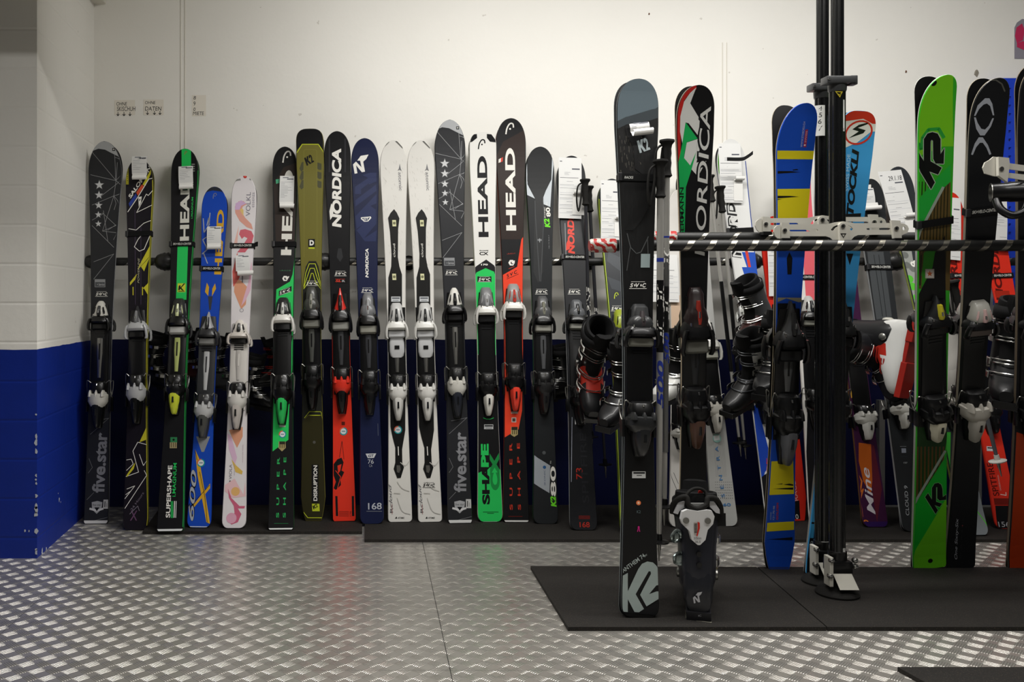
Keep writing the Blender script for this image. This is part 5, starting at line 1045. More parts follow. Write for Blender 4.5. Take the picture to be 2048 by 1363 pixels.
def pole_stand(px, d, base_py, label, ycol, dxc, dyc):
    x = (px-PX)*d/F; mw = Matrix.Translation((x, d, 0)); root = empty('support_pole', mw, label, 'rack')
    zc = W(px, ycol, d).z; bm = bmesh.new()
    def lobed(r): return [(r*(1+.06*math.cos(8*a))*math.cos(a), r*(1+.06*math.cos(8*a))*math.sin(a)) for a in [6.283*i/64 for i in range(64)]]
    loft(bm, [[(u, v, z) for u, v in lobed(.0245)] for z in (.10, zc)]); link('lower_tube', bm, [POLE], parent=root, smooth=True)
    bm = bmesh.new(); loft(bm, [[(u, v, z) for u, v in lobed(.0195)] for z in (zc-.02, CEIL-.02)]); loft(bm, [[(.05*math.cos(a), .05*math.sin(a), z) for a in [6.283*i/20 for i in range(20)]] for z in (CEIL-.03, CEIL)]); link('upper_tube', bm, [POLE], parent=root, smooth=True)
    bm = bmesh.new(); loft(bm, [[(r*math.cos(a), r*math.sin(a), z) for a in [6.283*i/24 for i in range(24)]] for z, r in ((zc-.035, .026), (zc-.03, .028), (zc-.005, .0295), (zc+.012, .0295), (zc+.014, .02))])
    box(bm, -.050, .046, -.034, .012, zc-.012, zc+.012, 0, .004); box(bm, .030, .052, -.03, .0, zc-.016, zc+.014, 0, .003); c = link('clamp_collar', bm, [PL('#3b3c3d')], parent=root, smooth=True)
    bm = bmesh.new(); tube(bm, [(-.044, -.037, zc), (-.044, -.033, zc)], .004, 10); link('bolt', bm, [CHROME], parent=c)
    # foot
    bm = bmesh.new(); R = [(z, r) for z, r in ((.012, .066), (.018, .067), (.026, .062), (.036, .046), (.05, .026), (.10, .022))]
    loft(bm, [[(r*math.cos(a), r*math.sin(a), z) for a in [6.283*i/36 for i in range(36)]] for z, r in R]); link('rubber_foot', bm, [RUB], parent=root, smooth=True)
    bm = bmesh.new(); loft(bm, [[(r*math.cos(a), r*math.sin(a), z) for a in [6.283*i/24 for i in range(24)]] for z, r in ((.10, .027), (.13, .029), (.155, .029), (.157, .0245))])
    box(bm, -.033, .033, -.036, .03, .088, .128, 0, .004); link('foot_housing', bm, [BLK], parent=root, smooth=True)
    bm = bmesh.new(); v = [(-.034, -.030, .10), (.026, -.030, .10), (.04, -.060, .045), (-.022, -.060, .045)]
    vs = [bm.verts.new(p) for p in v]+[bm.verts.new((p[0], p[1]+.006, p[2]+.004)) for p in v]
    for f in ((0, 1, 2, 3), (7, 6, 5, 4), (0, 4, 5, 1), (1, 5, 6, 2), (2, 6, 7, 3), (3, 7, 4, 0)): bm.faces.new([vs[i] for i in f])
    box(bm, -.047, -.035, -.045, -.005, .05, .145, 0, .002); pd = link('foot_pedal', bm, [ALU], parent=root)
    for u, z in ((-.040, .135), (-.044, .085), (.036, .135), (.038, .115)):
        bm = bmesh.new(); loft(bm, [[(u+r*math.cos(a), y, z+r*math.sin(a)) for a in [6.283*i/14 for i in range(14)]] for y, r in ((-.036, .009), (-.044, .009), (-.050, .006), (-.052, .001))]); link('bolt', bm, [CHROME], parent=pd, smooth=True)
    return root
pb = pole_stand(1645, 3.08, 1165, 'rear black floor-to-ceiling pole with the 4 5 6 7 paper', 177, 0, 0)
pf = pole_stand(1674.5, 2.955, 1190, 'front black floor-to-ceiling pole with the small yellow triangle', 163, 0, 0)
def note(px0, py0, px1, py1, d, lines, m=M('#cfcfcb', .7), parent=None, r=None, label=None, name='paper_note', ink='#15161a', cat='paper note', th=.0004):
    """curved (on a pole) or flat sheet between image corners; lines = (text, x0,y0 baseline, x1, cap) in px"""
    mw = Matrix.Translation(W((px0+px1)/2, py1, d)); w_ = (px1-px0)*d/F; h = (py1-py0)*d/F; s = Surf(mw); s.mats = [m]
    c = (lambda u: r-math.sqrt(max(0, r*r-u*u))) if r else (lambda u: 0)
    n = 12; rg = [[s.bm.verts.new((u, c(u)+t, z)) for t in (0, th) for z in (0, h)] for u in [w_*(k/n-.5) for k in range(n+1)]]
    for p, q in zip(rg, rg[1:]):
        for i, j in ((0, 1), (1, 3), (3, 2), (2, 0)): s.bm.faces.new((p[i], p[j], q[j], q[i]))
    for p in (rg[0], rg[-1]): s.bm.faces.new((p[0], p[1], p[3], p[2]))
    bmesh.ops.recalc_face_normals(s.bm, faces=s.bm.faces); nv = len(s.bm.verts)
    for t in lines:
        if isinstance(t[0], str): s.T(t[0], (t[1], t[2]), (t[3], t[2]), t[4], M(ink, .7), t[5] if len(t) > 5 else 0., .1)
        else: s.line(t[0], t[1], M(ink, .7))
    s.bm.verts.ensure_lookup_table()
    for v in s.bm.verts[nv:]: v.co.y += c(v.co.x)
    ob = link(name, s.bm, s.mats, mw=s.M, fix=False)
    if label: ob['label'] = label; ob['category'] = cat
    if parent: ob.parent = parent; ob.matrix_parent_inverse = parent.matrix_world.inverted()
    return ob
note(1632.5, 210, 1658, 271, 3.08-.0262, [('4', 1638, 221, 1644, 9), ('5', 1638, 234, 1644, 9), ('6', 1637, 247, 1643, 9), ('7', 1638, 261, 1645, 10)], r=.0262, label='white paper marked 4 5 6 7 taped on the rear black pole')
note(1677, 199, 1690, 262, 2.955-.0262+.004, [('1 3 c', 1679, 260, 1689, 6)], r=.03, label='narrow white paper strip on the front black pole')
note(1644, 1083, 1660, 1100, 3.08-.0262, [('7', 1654, 1089, 1658, 5), ('12-16', 1646, 1099, 1659, 5)], r=.0262, label='small hand-written sticker low on the rear black pole')
note(1681, 1096, 1691, 1114, 2.955-.0262+.004, [('7', 1687, 1102, 1690, 5), ('(1-2', 1683, 1112, 1690, 5)], r=.03, label='small hand-written sticker low on the front black pole')
def tri(cr, pts, d, m, parent, th=.0006): return prism('triangle_sign', cr, pts, d, th, m, parent)
tri('j', [[(617, 137), (667, 139), (648, 178)], [(627, 143), (645, 168), (657, 144)]], 2.955-.0275, M('#b9a82a', .5), pf)
tri('j', [[(636, 158), (640, 152), (646, 158), (642, 165)]], 2.955-.0275, M('#b9a82a', .5), pf); tri('j', [[(648, 158), (652, 152), (657, 157), (652, 165)]], 2.955-.0275, M('#b9a82a', .5), pf)
OUT = [(300, 500), (312, 460), (345, 432), (390, 425), (960, 422), (1060, 398), (1150, 388), (1250, 400), (1290, 410), (1740, 408), (1900, 412), (1950, 440), (1968, 480), (1950, 530), (1900, 550), (1340, 556), (1290, 578), (1240, 632), (1040, 632), (990, 590), (940, 572), (480, 572), (340, 576), (308, 545)]
slot = lambda x0, x1, y0, y1: [(x0, (y0+y1)/2), (x0+10, y0+3), (x0+20, y0), (x1-20, y0), (x1-8, y0+5), (x1, (y0+y1)/2), (x1-8, y1-5), (x1-20, y1), (x0+20, y1), (x0+10, y1-3)]
cur = [(1000, 490), (1030, 455), (1085, 430), (1100, 445), (1060, 465), (1040, 495), (1015, 505)]; cu2 = [(1200, 430), (1250, 450), (1275, 480), (1268, 500), (1245, 498), (1240, 478), (1205, 445)]
def holder(root, d, dx, dy, k=1.0, hooks=True):
    f = lambda l: [(960+(x-960)*k+dx, 500+(y-500)*k+dy) for x, y in l]
    hole = [(1905+18*math.cos(a), 475+24*math.sin(a)) for a in [6.283*i/10 for i in range(10)]]
    pl = prism('holder_plate', 's', [f(OUT), f(slot(484, 842, 484, 512)), f(slot(1440, 1740, 468, 494)), f(cur), f(cu2), f(hole)], d, .004, ALU, root)
    ring = [(430+24*math.cos(a), 500+24*math.sin(a)) for a in [6.283*i/14 for i in range(14)]]
    prism('plate_foot', 's', [f([(290, 520), (300, 470), (330, 440), (375, 430), (375, 600), (340, 600), (310, 570)])], d-.012, .006, ALU, root)
    for nm, pts, c in (('rail_hook', [(382, 405), (478, 410), (486, 602), (374, 602)], (432, 500)), ('rail_hook', [(1745, 375), (1855, 380), (1872, 600), (1775, 600)], (1818, 474)), ('centre_clamp', [(1098, 430), (1112, 408), (1150, 400), (1190, 408), (1206, 430), (1210, 628), (1106, 628)], (1155, 446))):
        h = prism(nm, 's', [f(pts)], d-.008, .012, ALU, root)
        cc = f([(c[0]+26*math.cos(a), c[1]+26*math.sin(a)) for a in [6.283*i/16 for i in range(16)]]); ci = f([(c[0]+13*math.cos(a), c[1]+13*math.sin(a)) for a in [6.283*i/6 for i in range(6)]])
        b1 = prism('bolt', 's', [cc], d-.016, .005, STEEL, h); b2 = prism('bolt_socket', 's', [ci], d-.019, .001, BLK, h)
        if nm == 'rail_hook':
            x = f([((pts[2][0]+pts[3][0])/2, 620)])[0]; pad = prism('hook_pad', 's', [[(x[0]-52, x[1]-22), (x[0]+52, x[1]-22), (x[0]+54, x[1]+20), (x[0]-54, x[1]+20)]], d-.006, .03, BLK, h)
    t = f([(1122, 536), (1196, 536), (1160, 594)]); t2 = f([(1140, 547), (1180, 547), (1160, 580)])
    prism('triangle_sign', 's', [t, t2], d-.0148, .0006, BLK, root)
holder(pf, 2.912, 0, 0); holder(pb, 3.040, -250, -78, .97)
# the higher arm and tube end reaching in from the right
xe = W(1982, 385, 2.80); bm = bmesh.new(); ro = .0285; ri = .0235
ring = lambda x, r: [(x, r*math.cos(a), r*math.sin(a)) for a in [6.283*i/28 for i in range(28)]]
Rm = Matrix.Translation(xe) @ Matrix.Rotation(math.radians(-24), 4, 'Z')
loft(bm, [ring(.10, ri), ring(0, ri), ring(0, ro), ring(.04, ro+.001), ring(.05, ro+.003), ring(.9, ro+.002)], cap=False)
rt = link('upper_rail', bm, [BLK], mw=Rm, label='thick black tube end pointing out from the right edge of the photo', cat='rail', smooth=True)
bm = bmesh.new(); loft(bm, [ring(.0, ro+.0006), ring(-.002, ro), ring(-.002, ri), ring(.05, ri-.0005)], cap=False); link('tube_rim', bm, [STEEL], parent=rt, smooth=True)
bm = bmesh.new()
for k in range(1): tube(bm, arcs([(.01, -.01, -.02), (.02, -.025, -.055), (.05, -.03, -.075), (.085, -.02, -.06), (.10, 0, -.02)], 5), .012, 10)
link('rubber_loop', bm, [BLK], parent=rt, smooth=True)
ah = empty('rail_holder', Matrix.Translation(W(2010, 350, 2.78)), 'grey metal holder arm clamped above the thick black tube end', 'rack')
prism('holder_plate', 'm', [[(698, 665), (712, 630), (745, 612), (770, 590), (870, 600), (880, 635), (990, 650), (1400, 700), (1400, 800), (990, 752), (880, 735), (770, 722), (712, 705)], [(868, 675), (985, 690), (1300, 730), (1300, 750), (985, 712), (868, 700)]], 2.75, .005, ALU, ah)
h = prism('rail_hook', 'm', [[(798, 592), (870, 600), (875, 640), (860, 765), (800, 720)]], 2.74, .012, ALU, ah)
prism('bolt', 'm', [[(828+15*math.cos(a), 672+15*math.sin(a)) for a in [6.283*i/14 for i in range(14)]]], 2.732, .004, STEEL, h)
# ---------------------------------------------------------------- things on the back wall
PW = M('#e6e0d4', .8)
note(229, 200, 270, 230, D_WALL-.001, [('OHNE', 233, 211, 254, 7), ('SKISCHUH', 234, 222, 271, 9)]+[([(x, 224), (x, 231)], 1.2) for x in (236, 248, 260)]+[([(x-2.5, 228), (x, 231.5), (x+2.5, 228)], 1.2) for x in (236, 248, 260)], m=PW, label='pale note reading OHNE SKISCHUH on the back wall')
note(287, 199, 327, 230, D_WALL-.001, [('OHNE', 290, 208, 311, 6), ('DATEN', 290, 221, 323, 8)]+[([(x, 222), (x, 229)], 1.2) for x in (295, 309, 320)]+[([(x-2.5, 226), (x, 229), (x+2.5, 226)], 1.2) for x in (295, 309, 320)], m=PW, label='pale note reading OHNE DATEN on the back wall')
note(384, 190, 412, 232, D_WALL-.001, [('8', 387, 199, 392, 7), ('9', 387, 211, 391, 8), ('0', 387, 222, 391, 7), ('MIETE', 386, 230, 408, 7)], m=PW, label='pale note reading 8 9 0 MIETE on the back wall')
# pegboard with real holes
s_ = Surf(Matrix.Translation(W(2030, 600, 4.2))); bm = bmesh.new(); x0 = W(1990, 0, 4.2).x; x1 = W(2090, 0, 4.2).x; z0 = W(0, 610, 4.2).z; z1 = W(0, 156, 4.2).z
nx, nz = 6, int((z1-z0)/.0395); st = .0395; hs = .0062
xs = [x0]; 
for i in range(nx): c = x0+.03+i*st; xs += [c-hs, c+hs]
xs.append(x1); zs = [z0]
for i in range(nz): c = z0+.02+i*st; zs += [c-hs, c+hs]
zs.append(z1)
V = [[bm.verts.new((x, 4.2, z)) for z in zs] for x in xs]; cells = []
for i in range(len(xs)-1):
    for j in range(len(zs)-1):
        if i % 2 == 1 and j % 2 == 1: continue
        bm.faces.new((V[i][j], V[i+1][j], V[i+1][j+1], V[i][j+1]))
g = bmesh.ops.extrude_face_region(bm, geom=bm.faces[:]); 
for v in [q for q in g['geom'] if isinstance(q, bmesh.types.BMVert)]: v.co.y += .012
link('pegboard', bm, [M('#2444c4', .4)], label='blue perforated metal board on the wall at the right edge', cat='board')
prism('wall_sticker', 'z', [[(2029, 55), (2034, 45), (2044, 38), (2075, 40), (2075, 117), (2029, 117)]], D_WALL-.002, .002, M('#8e8a94', .6))
o = bpy.data.objects['wall_sticker']; o['label'] = 'grey and pink sticker at the top right of the wall'; o['category'] = 'sticker'
for q in ([(2030, 72), (2033, 55), (2044, 47), (2049, 60), (2046, 80), (2034, 86)], [(2034, 86), (2046, 82), (2060, 90), (2048, 100), (2034, 94)]): prism('sticker_blot', 'z', [q], D_WALL-.0035, .001, M('#c0305a', .5), o)
for px, py, r in ((1953, 146, 7), (1298, 28, 2.5), (1812, 143, 3)):
    bm = bmesh.new(); c = W(px, py, D_WALL); rnd = random.Random(px); n = 9
    rg = [[(c.x+r*k*(.7+.6*rnd.random())*math.cos(6.283*i/n)*.6*D_WALL/F, y, c.z+r*k*(.7+.6*rnd.random())*math.sin(6.283*i/n)*D_WALL/F) for i in range(n)] for k, y in ((1, D_WALL-.0005), (.7, D_WALL-.003))]
    loft(bm, rg); ob = link('plaster_hole', bm, [M('#8a8478' if r > 5 else '#6a4a3a', .9)], label={1953: 'chipped plaster patch left of the blue board', 1298: 'small rusty nail mark at the top of the wall', 1812: 'small screw hole left of the green ski tip'}[px], cat='wall mark')
# low metal frame behind the right skis
bm = bmesh.new()
for px in (1762, 1955):
    a = W(px, 1013, 4.21); box(bm, a.x-.013, a.x+.013, 4.20, 4.23, .012, W(0, 800, 4.2).z)
a = W(1745, 1020, 4.2); b_ = W(2080, 1008, 4.2); box(bm, a.x, b_.x, 4.19, 4.22, b_.z-.03, b_.z-.008); 
link('metal_frame', bm, [M('#8d8d8a', .4, .6)], label='low grey metal frame against the back wall, behind the right-hand skis', cat='frame')
# ---------------------------------------------------------------- ski boots
def frame(loc, up, toe):
    u = Vector(up).normalized(); t = Vector(toe); t = (t-u*t.dot(u)).normalized(); r = t.cross(u)
    m = Matrix((r, t, u)).transposed().to_4x4(); m.translation = loc; return m
def boot(loc, up, toe, label, shell=BLK, cuff=DK, acc=None, buck=CHROME, lin=M('#0d0d0e', .9), sole=BLK, k=1.0, spoiler=None, group=None):
    mw = frame(loc, up, toe) @ Matrix.Scale(k, 4); root = empty('ski_boot', mw, label, 'ski boot', group)
    E = lambda y, z, hw, h, n=2.6, N_=18: [(hw*math.copysign(abs(math.cos(a))**(2/n), math.cos(a)), y, z+h*math.copysign(abs(math.sin(a))**(2/n), math.sin(a))) for a in [6.283*i/N_ for i in range(N_)]]
    bm = bmesh.new()
    loft(bm, [E(-.138, .055, .020, .025), E(-.135, .065, .033, .042), E(-.12, .085, .040, .066), E(-.09, .10, .043, .084), E(-.03, .10, .045, .085), E(.02, .085, .047, .070), E(.06, .070, .050, .053), E(.10, .058, .050, .041),
              E(.135, .050, .044, .033), E(.158, .045, .034, .026), E(.170, .042, .020, .018)])
    if acc: 
        for f in bm.faces:
            c = f.calc_center_median()
            if c.z > .105 and c.y > -.02: f.material_index = 1
    sh = link('shell', bm, [shell, acc or shell], parent=root, smooth=True)
    bm = bmesh.new()
    box(bm, -.034, .034, -.142, -.055, 0, .030, 0, .003); box(bm, -.036, .036, .03, .178, 0, .026, 0, .003); box(bm, -.030, .030, -.06, .04, .012, .030, 0, .002); link('sole', bm, [sole], parent=root)
    R = lambda z, cy, rx, ry, N_=24, n=2.3: [(rx*math.copysign(abs(math.cos(a))**(2/n), math.cos(a)), cy+ry*math.copysign(abs(math.sin(a))**(2/n), math.sin(a)), z-(.030 if False else 0)+ (.014*math.sin(a) if z < .14 else -.010*math.sin(a) if z > .30 else 0)) for a in [6.283*i/N_ for i in range(N_)]]
    bm = bmesh.new()
    loft(bm, [R(.095, -.062, .046, .068), R(.115, -.06, .052, .072), R(.15, -.057, .0525, .070), R(.20, -.047, .054, .068), R(.25, -.036, .060, .071), R(.295, -.026, .065, .075), R(.315, -.022, .065, .076), R(.315, -.022, .060, .070), R(.26, -.033, .055, .064)], cap=False)
    link('cuff', bm, [cuff], parent=root, smooth=True)
    bm = bmesh.new()
    loft(bm, [R(.24, -.038, .050, .058), R(.30, -.026, .056, .066), R(.335, -.018, .060, .070), R(.348, -.015, .058, .068), R(.350, -.015, .049, .058), R(.335, -.018, .042, .050), R(.25, -.036, .036, .044), R(.16, -.05, .03, .036)], cap=True)
    ln = link('liner', bm, [lin], parent=root, smooth=True)
    bm = bmesh.new()     # tongue
    loft(bm, [[(x, cy+dy, z) for x, dy in ((-w_, -.012), (-w_*.6, .008), (0, .014), (w_*.6, .008), (w_, -.012), (w_*.6, -.016), (0, -.012), (-w_*.6, -.016))] for z, cy, w_ in ((.13, .035, .03), (.20, .018, .034), (.28, .042, .038), (.33, .056, .040), (.365, .066, .034))])
    link('tongue', bm, [lin], parent=root, smooth=True)
    bm = bmesh.new()     # power strap
    loft(bm, [[(x*1.06, -.024+(y+.024)*1.06, z2) for x, y, _ in R(.30, -.024, .065, .077)] for z2 in (.285, .325)], cap=False); st_ = link('power_strap', bm, [M('#101011', .9)], parent=root, smooth=True)
    md = st_.modifiers.new('thickness', 'SOLIDIFY'); md.thickness = .002
    for (z, yf, hw, tilt) in ((.27, .035, .052, .0), (.21, .020, .048, .2), (.135, .045, .046, .5), (.095, .088, .046, .8)):
        bm = bmesh.new(); sx = 1
        P0 = [(-hw-.006, yf-.055, z), (-hw*.75, yf-.012+.012, z+.004), (0, yf+.030-tilt*.022, z+.006), (hw*.75, yf-.012+.012, z+.004), (hw+.010, yf-.045, z)]
        for off in (-.006, .006): tube(bm, [(p[0], p[1], p[2]+off) for p in arcs(P0, 5)], .0026, 6)
        bc = link('buckle', bm, [buck], parent=root, smooth=True)
        bm = bmesh.new(); rg = []
        for t in range(6):
            a = t/5; y = yf-.060+.062*a; x = hw+.008+.008*math.sin(math.pi*a); rg.append([(x, y, z-.011), (x+.004, y, z-.009), (x+.004, y, z+.009), (x, y, z+.011)])
        loft(bm, rg); link('buckle_lever', bm, [buck], parent=bc)
    for sx in (-1, 1):
        bm = bmesh.new(); loft(bm, [[(sx*x, -.055+r*math.cos(a), .115+r*math.sin(a)) for a in [6.283*i/16 for i in range(16)]] for x, r in ((.048, .015), (.056, .015), (.058, .012), (.0585, .003))]); link('pivot', bm, [STEEL], parent=root, smooth=True)
    return root, mw
# boot standing on the mat, seen from behind
db = dfloor(1241, .012); base = W(1397, 1241, db)
root, mwb = boot(Vector((base.x+.142*1.05*.31, base.y+.142*1.05*.95, .012)), (-.02, -.03, 1), (.32, 1, 0), 'black ski boot standing on the front mat, seen from behind, white heel plate', shell=PL('#1c1d22'), cuff=PL('#1e1f26'), k=1.05, sole=PL('#16161a'))
BR = root
def bpart(name, cr, loops, d, th, mat): return prism(name, cr, loops, d, th, mat, root)
d0 = db+.022
sp = bpart('spoiler', 'p', [[(270, 305), (310, 288), (400, 300), (480, 290), (520, 298), (543, 345), (530, 410), (485, 460), (465, 545), (420, 588), (400, 588), (350, 545), (330, 470), (270, 410), (256, 370)]], d0-.016, .014, PL('#cfcfcf'))
for c in ((307, 385), (492, 387)):
    prism('rivet', 'p', [[(c[0]+26*math.cos(a), c[1]+26*math.sin(a)) for a in [6.283*i/18 for i in range(18)]]], d0-.025, .005, STEEL, sp)
prism('size_sticker', 'p', [[(374, 402), (408, 398), (404, 500), (378, 505)]], d0-.0245, .0008, M('#a9a09a', .7), sp); prism('size_sticker', 'p', [[(406, 396), (424, 404), (424, 450), (404, 520), (396, 516), (408, 450)]], d0-.0252, .0008, M('#c22418', .6), sp)
for k in range(7): prism('size_sticker', 'p', [[(378, 412+k*12), (402, 410+k*12), (402, 415+k*12), (378, 417+k*12)]], d0-.0254, .0006, M('#3a3530', .7), sp)
def small_text(txt, cr, O, E, h, d, m, parent, bold=0.):
    s = Surf(Matrix.Translation((0, d, 0))); s.cr = cr; s.T(txt, O, E, h, m, bold); o = link('lettering', s.bm, [m] if not s.mats else s.mats, mw=s.M, fix=False); keep(o, parent); return o
small_text('315mm', 'p', (374, 545), (436, 545), 20, d0-.0245, M('#2a2a2c', .6), sp); small_text('26.5', 'p', (384, 574), (430, 574), 18, d0-.0245, M('#2a2a2c', .6), sp)
for q, m_ in (([(200, 320), (235, 235), (300, 218), (300, 268), (250, 300), (235, 330)], PL('#b9b9bb')), ([(500, 225), (545, 225), (590, 290), (592, 325), (560, 318), (500, 260)], PL('#b9b9bb')), ([(335, 236), (472, 236), (468, 268), (445, 276), (360, 276), (340, 266)], PL('#9a9a98'))): bpart('liner_panel', 'p', [q], d0+.004, .006, m_)
bm = bmesh.new()
def pw(cr, x, y, d): a, b, k = CR[cr]; return W(a+x/k, b+y/k, d)
tube(bm, arcs([pw('p', *q) for q in ((190, 320, d0+.02), (195, 250, d0+.012), (250, 195, d0), (310, 185, d0-.004), (330, 250, d0-.01), (400, 285, d0-.012), (478, 250, d0-.01), (495, 190, d0-.004), (560, 200, d0), (598, 260, d0+.012), (605, 320, d0+.02))], 5), .008, 10)
tube(bm, arcs([pw('p', *q) for q in ((305, 270, d0), (310, 170, d0+.01), (360, 120, d0+.02), (420, 112, d0+.02), (470, 140, d0+.02), (490, 200, d0+.01), (495, 270, d0))], 5), .005, 10)
keep(link('collar_loop', bm, [RUB], smooth=True), root)
bpart('tricolour_tab', 'p', [[(405, 165), (415, 130), (440, 130), (462, 165)]], d0+.03, .004, M('#b92a1e', .5)); bpart('tricolour_tab', 'p', [[(400, 192), (405, 176), (440, 180), (438, 194)]], d0+.028, .004, M('#2a8a3a', .5))
bpart('strap_end', 'p', [[(560, 325), (643, 322), (645, 430), (575, 432)]], d0+.03, .004, M('#101011', .9))
lg = Surf(Matrix.Translation((0, db-.004, 0))); lg.cr = 'p'; nicon(lg, 374, 1090, 84, P('#a9aaae')); lg.T('IC 5', (412, 1202), (460, 1200), 14, P('#a9aaae')); 
o_ = link('heel_emblem', lg.bm, lg.mats, mw=lg.M, fix=False); keep(o_, root)
for c in ((415, 672), (418, 762)): bpart('rubber_plug', 'p', [[(c[0]+22*math.cos(a), c[1]+22*math.sin(a)) for a in [6.283*i/16 for i in range(16)]]], d0-.014, .006, BLK)
# clusters of buckles on the left side of that boot
for j, pts in enumerate((((200, 560), (185, 520), (225, 470), (258, 490), (255, 530), (225, 560)), ((215, 745), (210, 690), (260, 655), (300, 680), (290, 745), (265, 755)))):
    bm = bmesh.new(); q = [pw('p', x, y, d0+.04-.008*(i % 2)) for i, (x, y) in enumerate(pts)]; tube(bm, arcs(q+[q[0]], 4), .0055, 8); box(bm, q[0].x, q[3].x-.004, q[0].y-.01, q[0].y+.006, min(v.z for v in q)+.004, max(v.z for v in q)-.006, 0, .002)
    keep(link('side_buckle', bm, [M('#8f9a98', .25, .9)], smooth=True), root)
BOOTS = [
 # px, py, depth, up, toe, label, kwargs  (loc = sole centre)
 (1172, 785, 3.84, (.03, -.62, .78), (-.05, -.78, -.62), 'black ski boot with red tongue, its open top facing the room, beside ski 73', dict(acc=BT('#a82a1c'), shell=BT('#121214'), k=1.02)),
 (1242, 838, 3.62, (-.05, -.25, .95), (-.62, -.65, -.5), 'black ski boot with shiny buckles left of the big dark grey ski', dict(shell=BT('#101012'), cuff=BT('#1a1a1a'), k=.92)),
 (1345, 800, 3.75, (.05, -.2, 1), (-.7, -.6, -.3), 'white and black ski boot beside the poles of the big grey ski', dict(shell=BT('#cfcfcb'), cuff=BT('#c6c6c4'), k=.85)),
 (1518, 680, 3.75, (-.35, -.25, .9), (-.75, -.4, -.4), 'dark grey ski boot with red-tipped buckles left of the striped ski', dict(shell=BT('#242526'), cuff=BT('#4a4b4d'), acc=BT('#3a1a18'), k=.78)),
 (1500, 805, 3.55, (-.15, -.35, .92), (-.85, -.5, -.3), 'black ski boot with white cuff left of the blue and yellow ski', dict(shell=BT('#151516'), cuff=BT('#b9b9b6'), buck=M('#55575a', .4, .8), k=.85)),
 (1542, 790, 3.42, (.05, -.1, 1), (-.6, -.7, -.5), 'black ski boot directly behind the blue and yellow ski', dict(shell=BT('#111112'), cuff=BT('#191918'), k=.9)),
 (1800, 742, 3.66, (-.85, -.15, .35), (-.3, -.5, -.8), 'black ski boot with white lettering, tipped over beside the white boot', dict(shell=BT('#131316'), cuff=BT('#19191c'), k=.85)),
 (1828, 712, 3.50, (-.42, .88, .15), (-.04, -.15, -1), 'white and red ski boot left of the bright green ski', dict(shell=BT('#c9c9c6'), cuff=BT('#1a1a1c'), acc=BT('#a8281c'), buck=BT('#b02a22'), k=.95, sole=BT('#8f2018'))),
 (1893, 790, 3.60, (.1, -.1, 1), (.6, .8, 0), 'pale grey ski boot between the green ski and the silver-oval ski', dict(shell=BT('#8f8c86'), cuff=BT('#a3a09a'), k=.9)),
 (2003, 800, 3.25, (.08, -.15, 1), (-.55, -.85, -.1), 'large black ski boot at the right edge of the photo', dict(shell=BT('#0f0f11'), cuff=BT('#161618'), k=1.05)),
 (309, 775, 4.10, (.1, -.1, 1), (.9, -.2, -.3), 'black ski boot half hidden behind the yellow zigzag ski', dict(k=.72)),
 (378, 760, 4.12, (.0, .0, 1), (.9, .1, -.2), 'dark red ski boot behind the green-striped ski', dict(shell=BT('#3a0d0a'), cuff=BT('#4a100c'), k=.66)),
 (436, 780, 4.12, (.0, .0, 1), (.9, .1, -.2), 'grey ski boot half hidden behind the short blue ski', dict(shell=BT('#3d3e42'), cuff=BT('#4c4d52'), k=.72)),
 (503, 815, 4.10, (.1, -.1, 1), (.9, -.2, -.3), 'black ski boot behind the pink-swirled ski', dict(k=.70)),
 (552, 770, 4.12, (-.1, .0, 1), (-.9, -.2, -.3), 'black ski boot with red buckles behind the long-slip ski', dict(buck=BT('#a02018'), k=.62)),
 (1120, 800, 4.10, (-.05, -.1, 1), (-.9, -.2, -.3), 'black ski boot half hidden left of the ski numbered 73', dict(k=.72)),
]
for px, py, d, up, toe, lb, kw in BOOTS: boot(W(px, py, d), up, toe, lb, **kw)
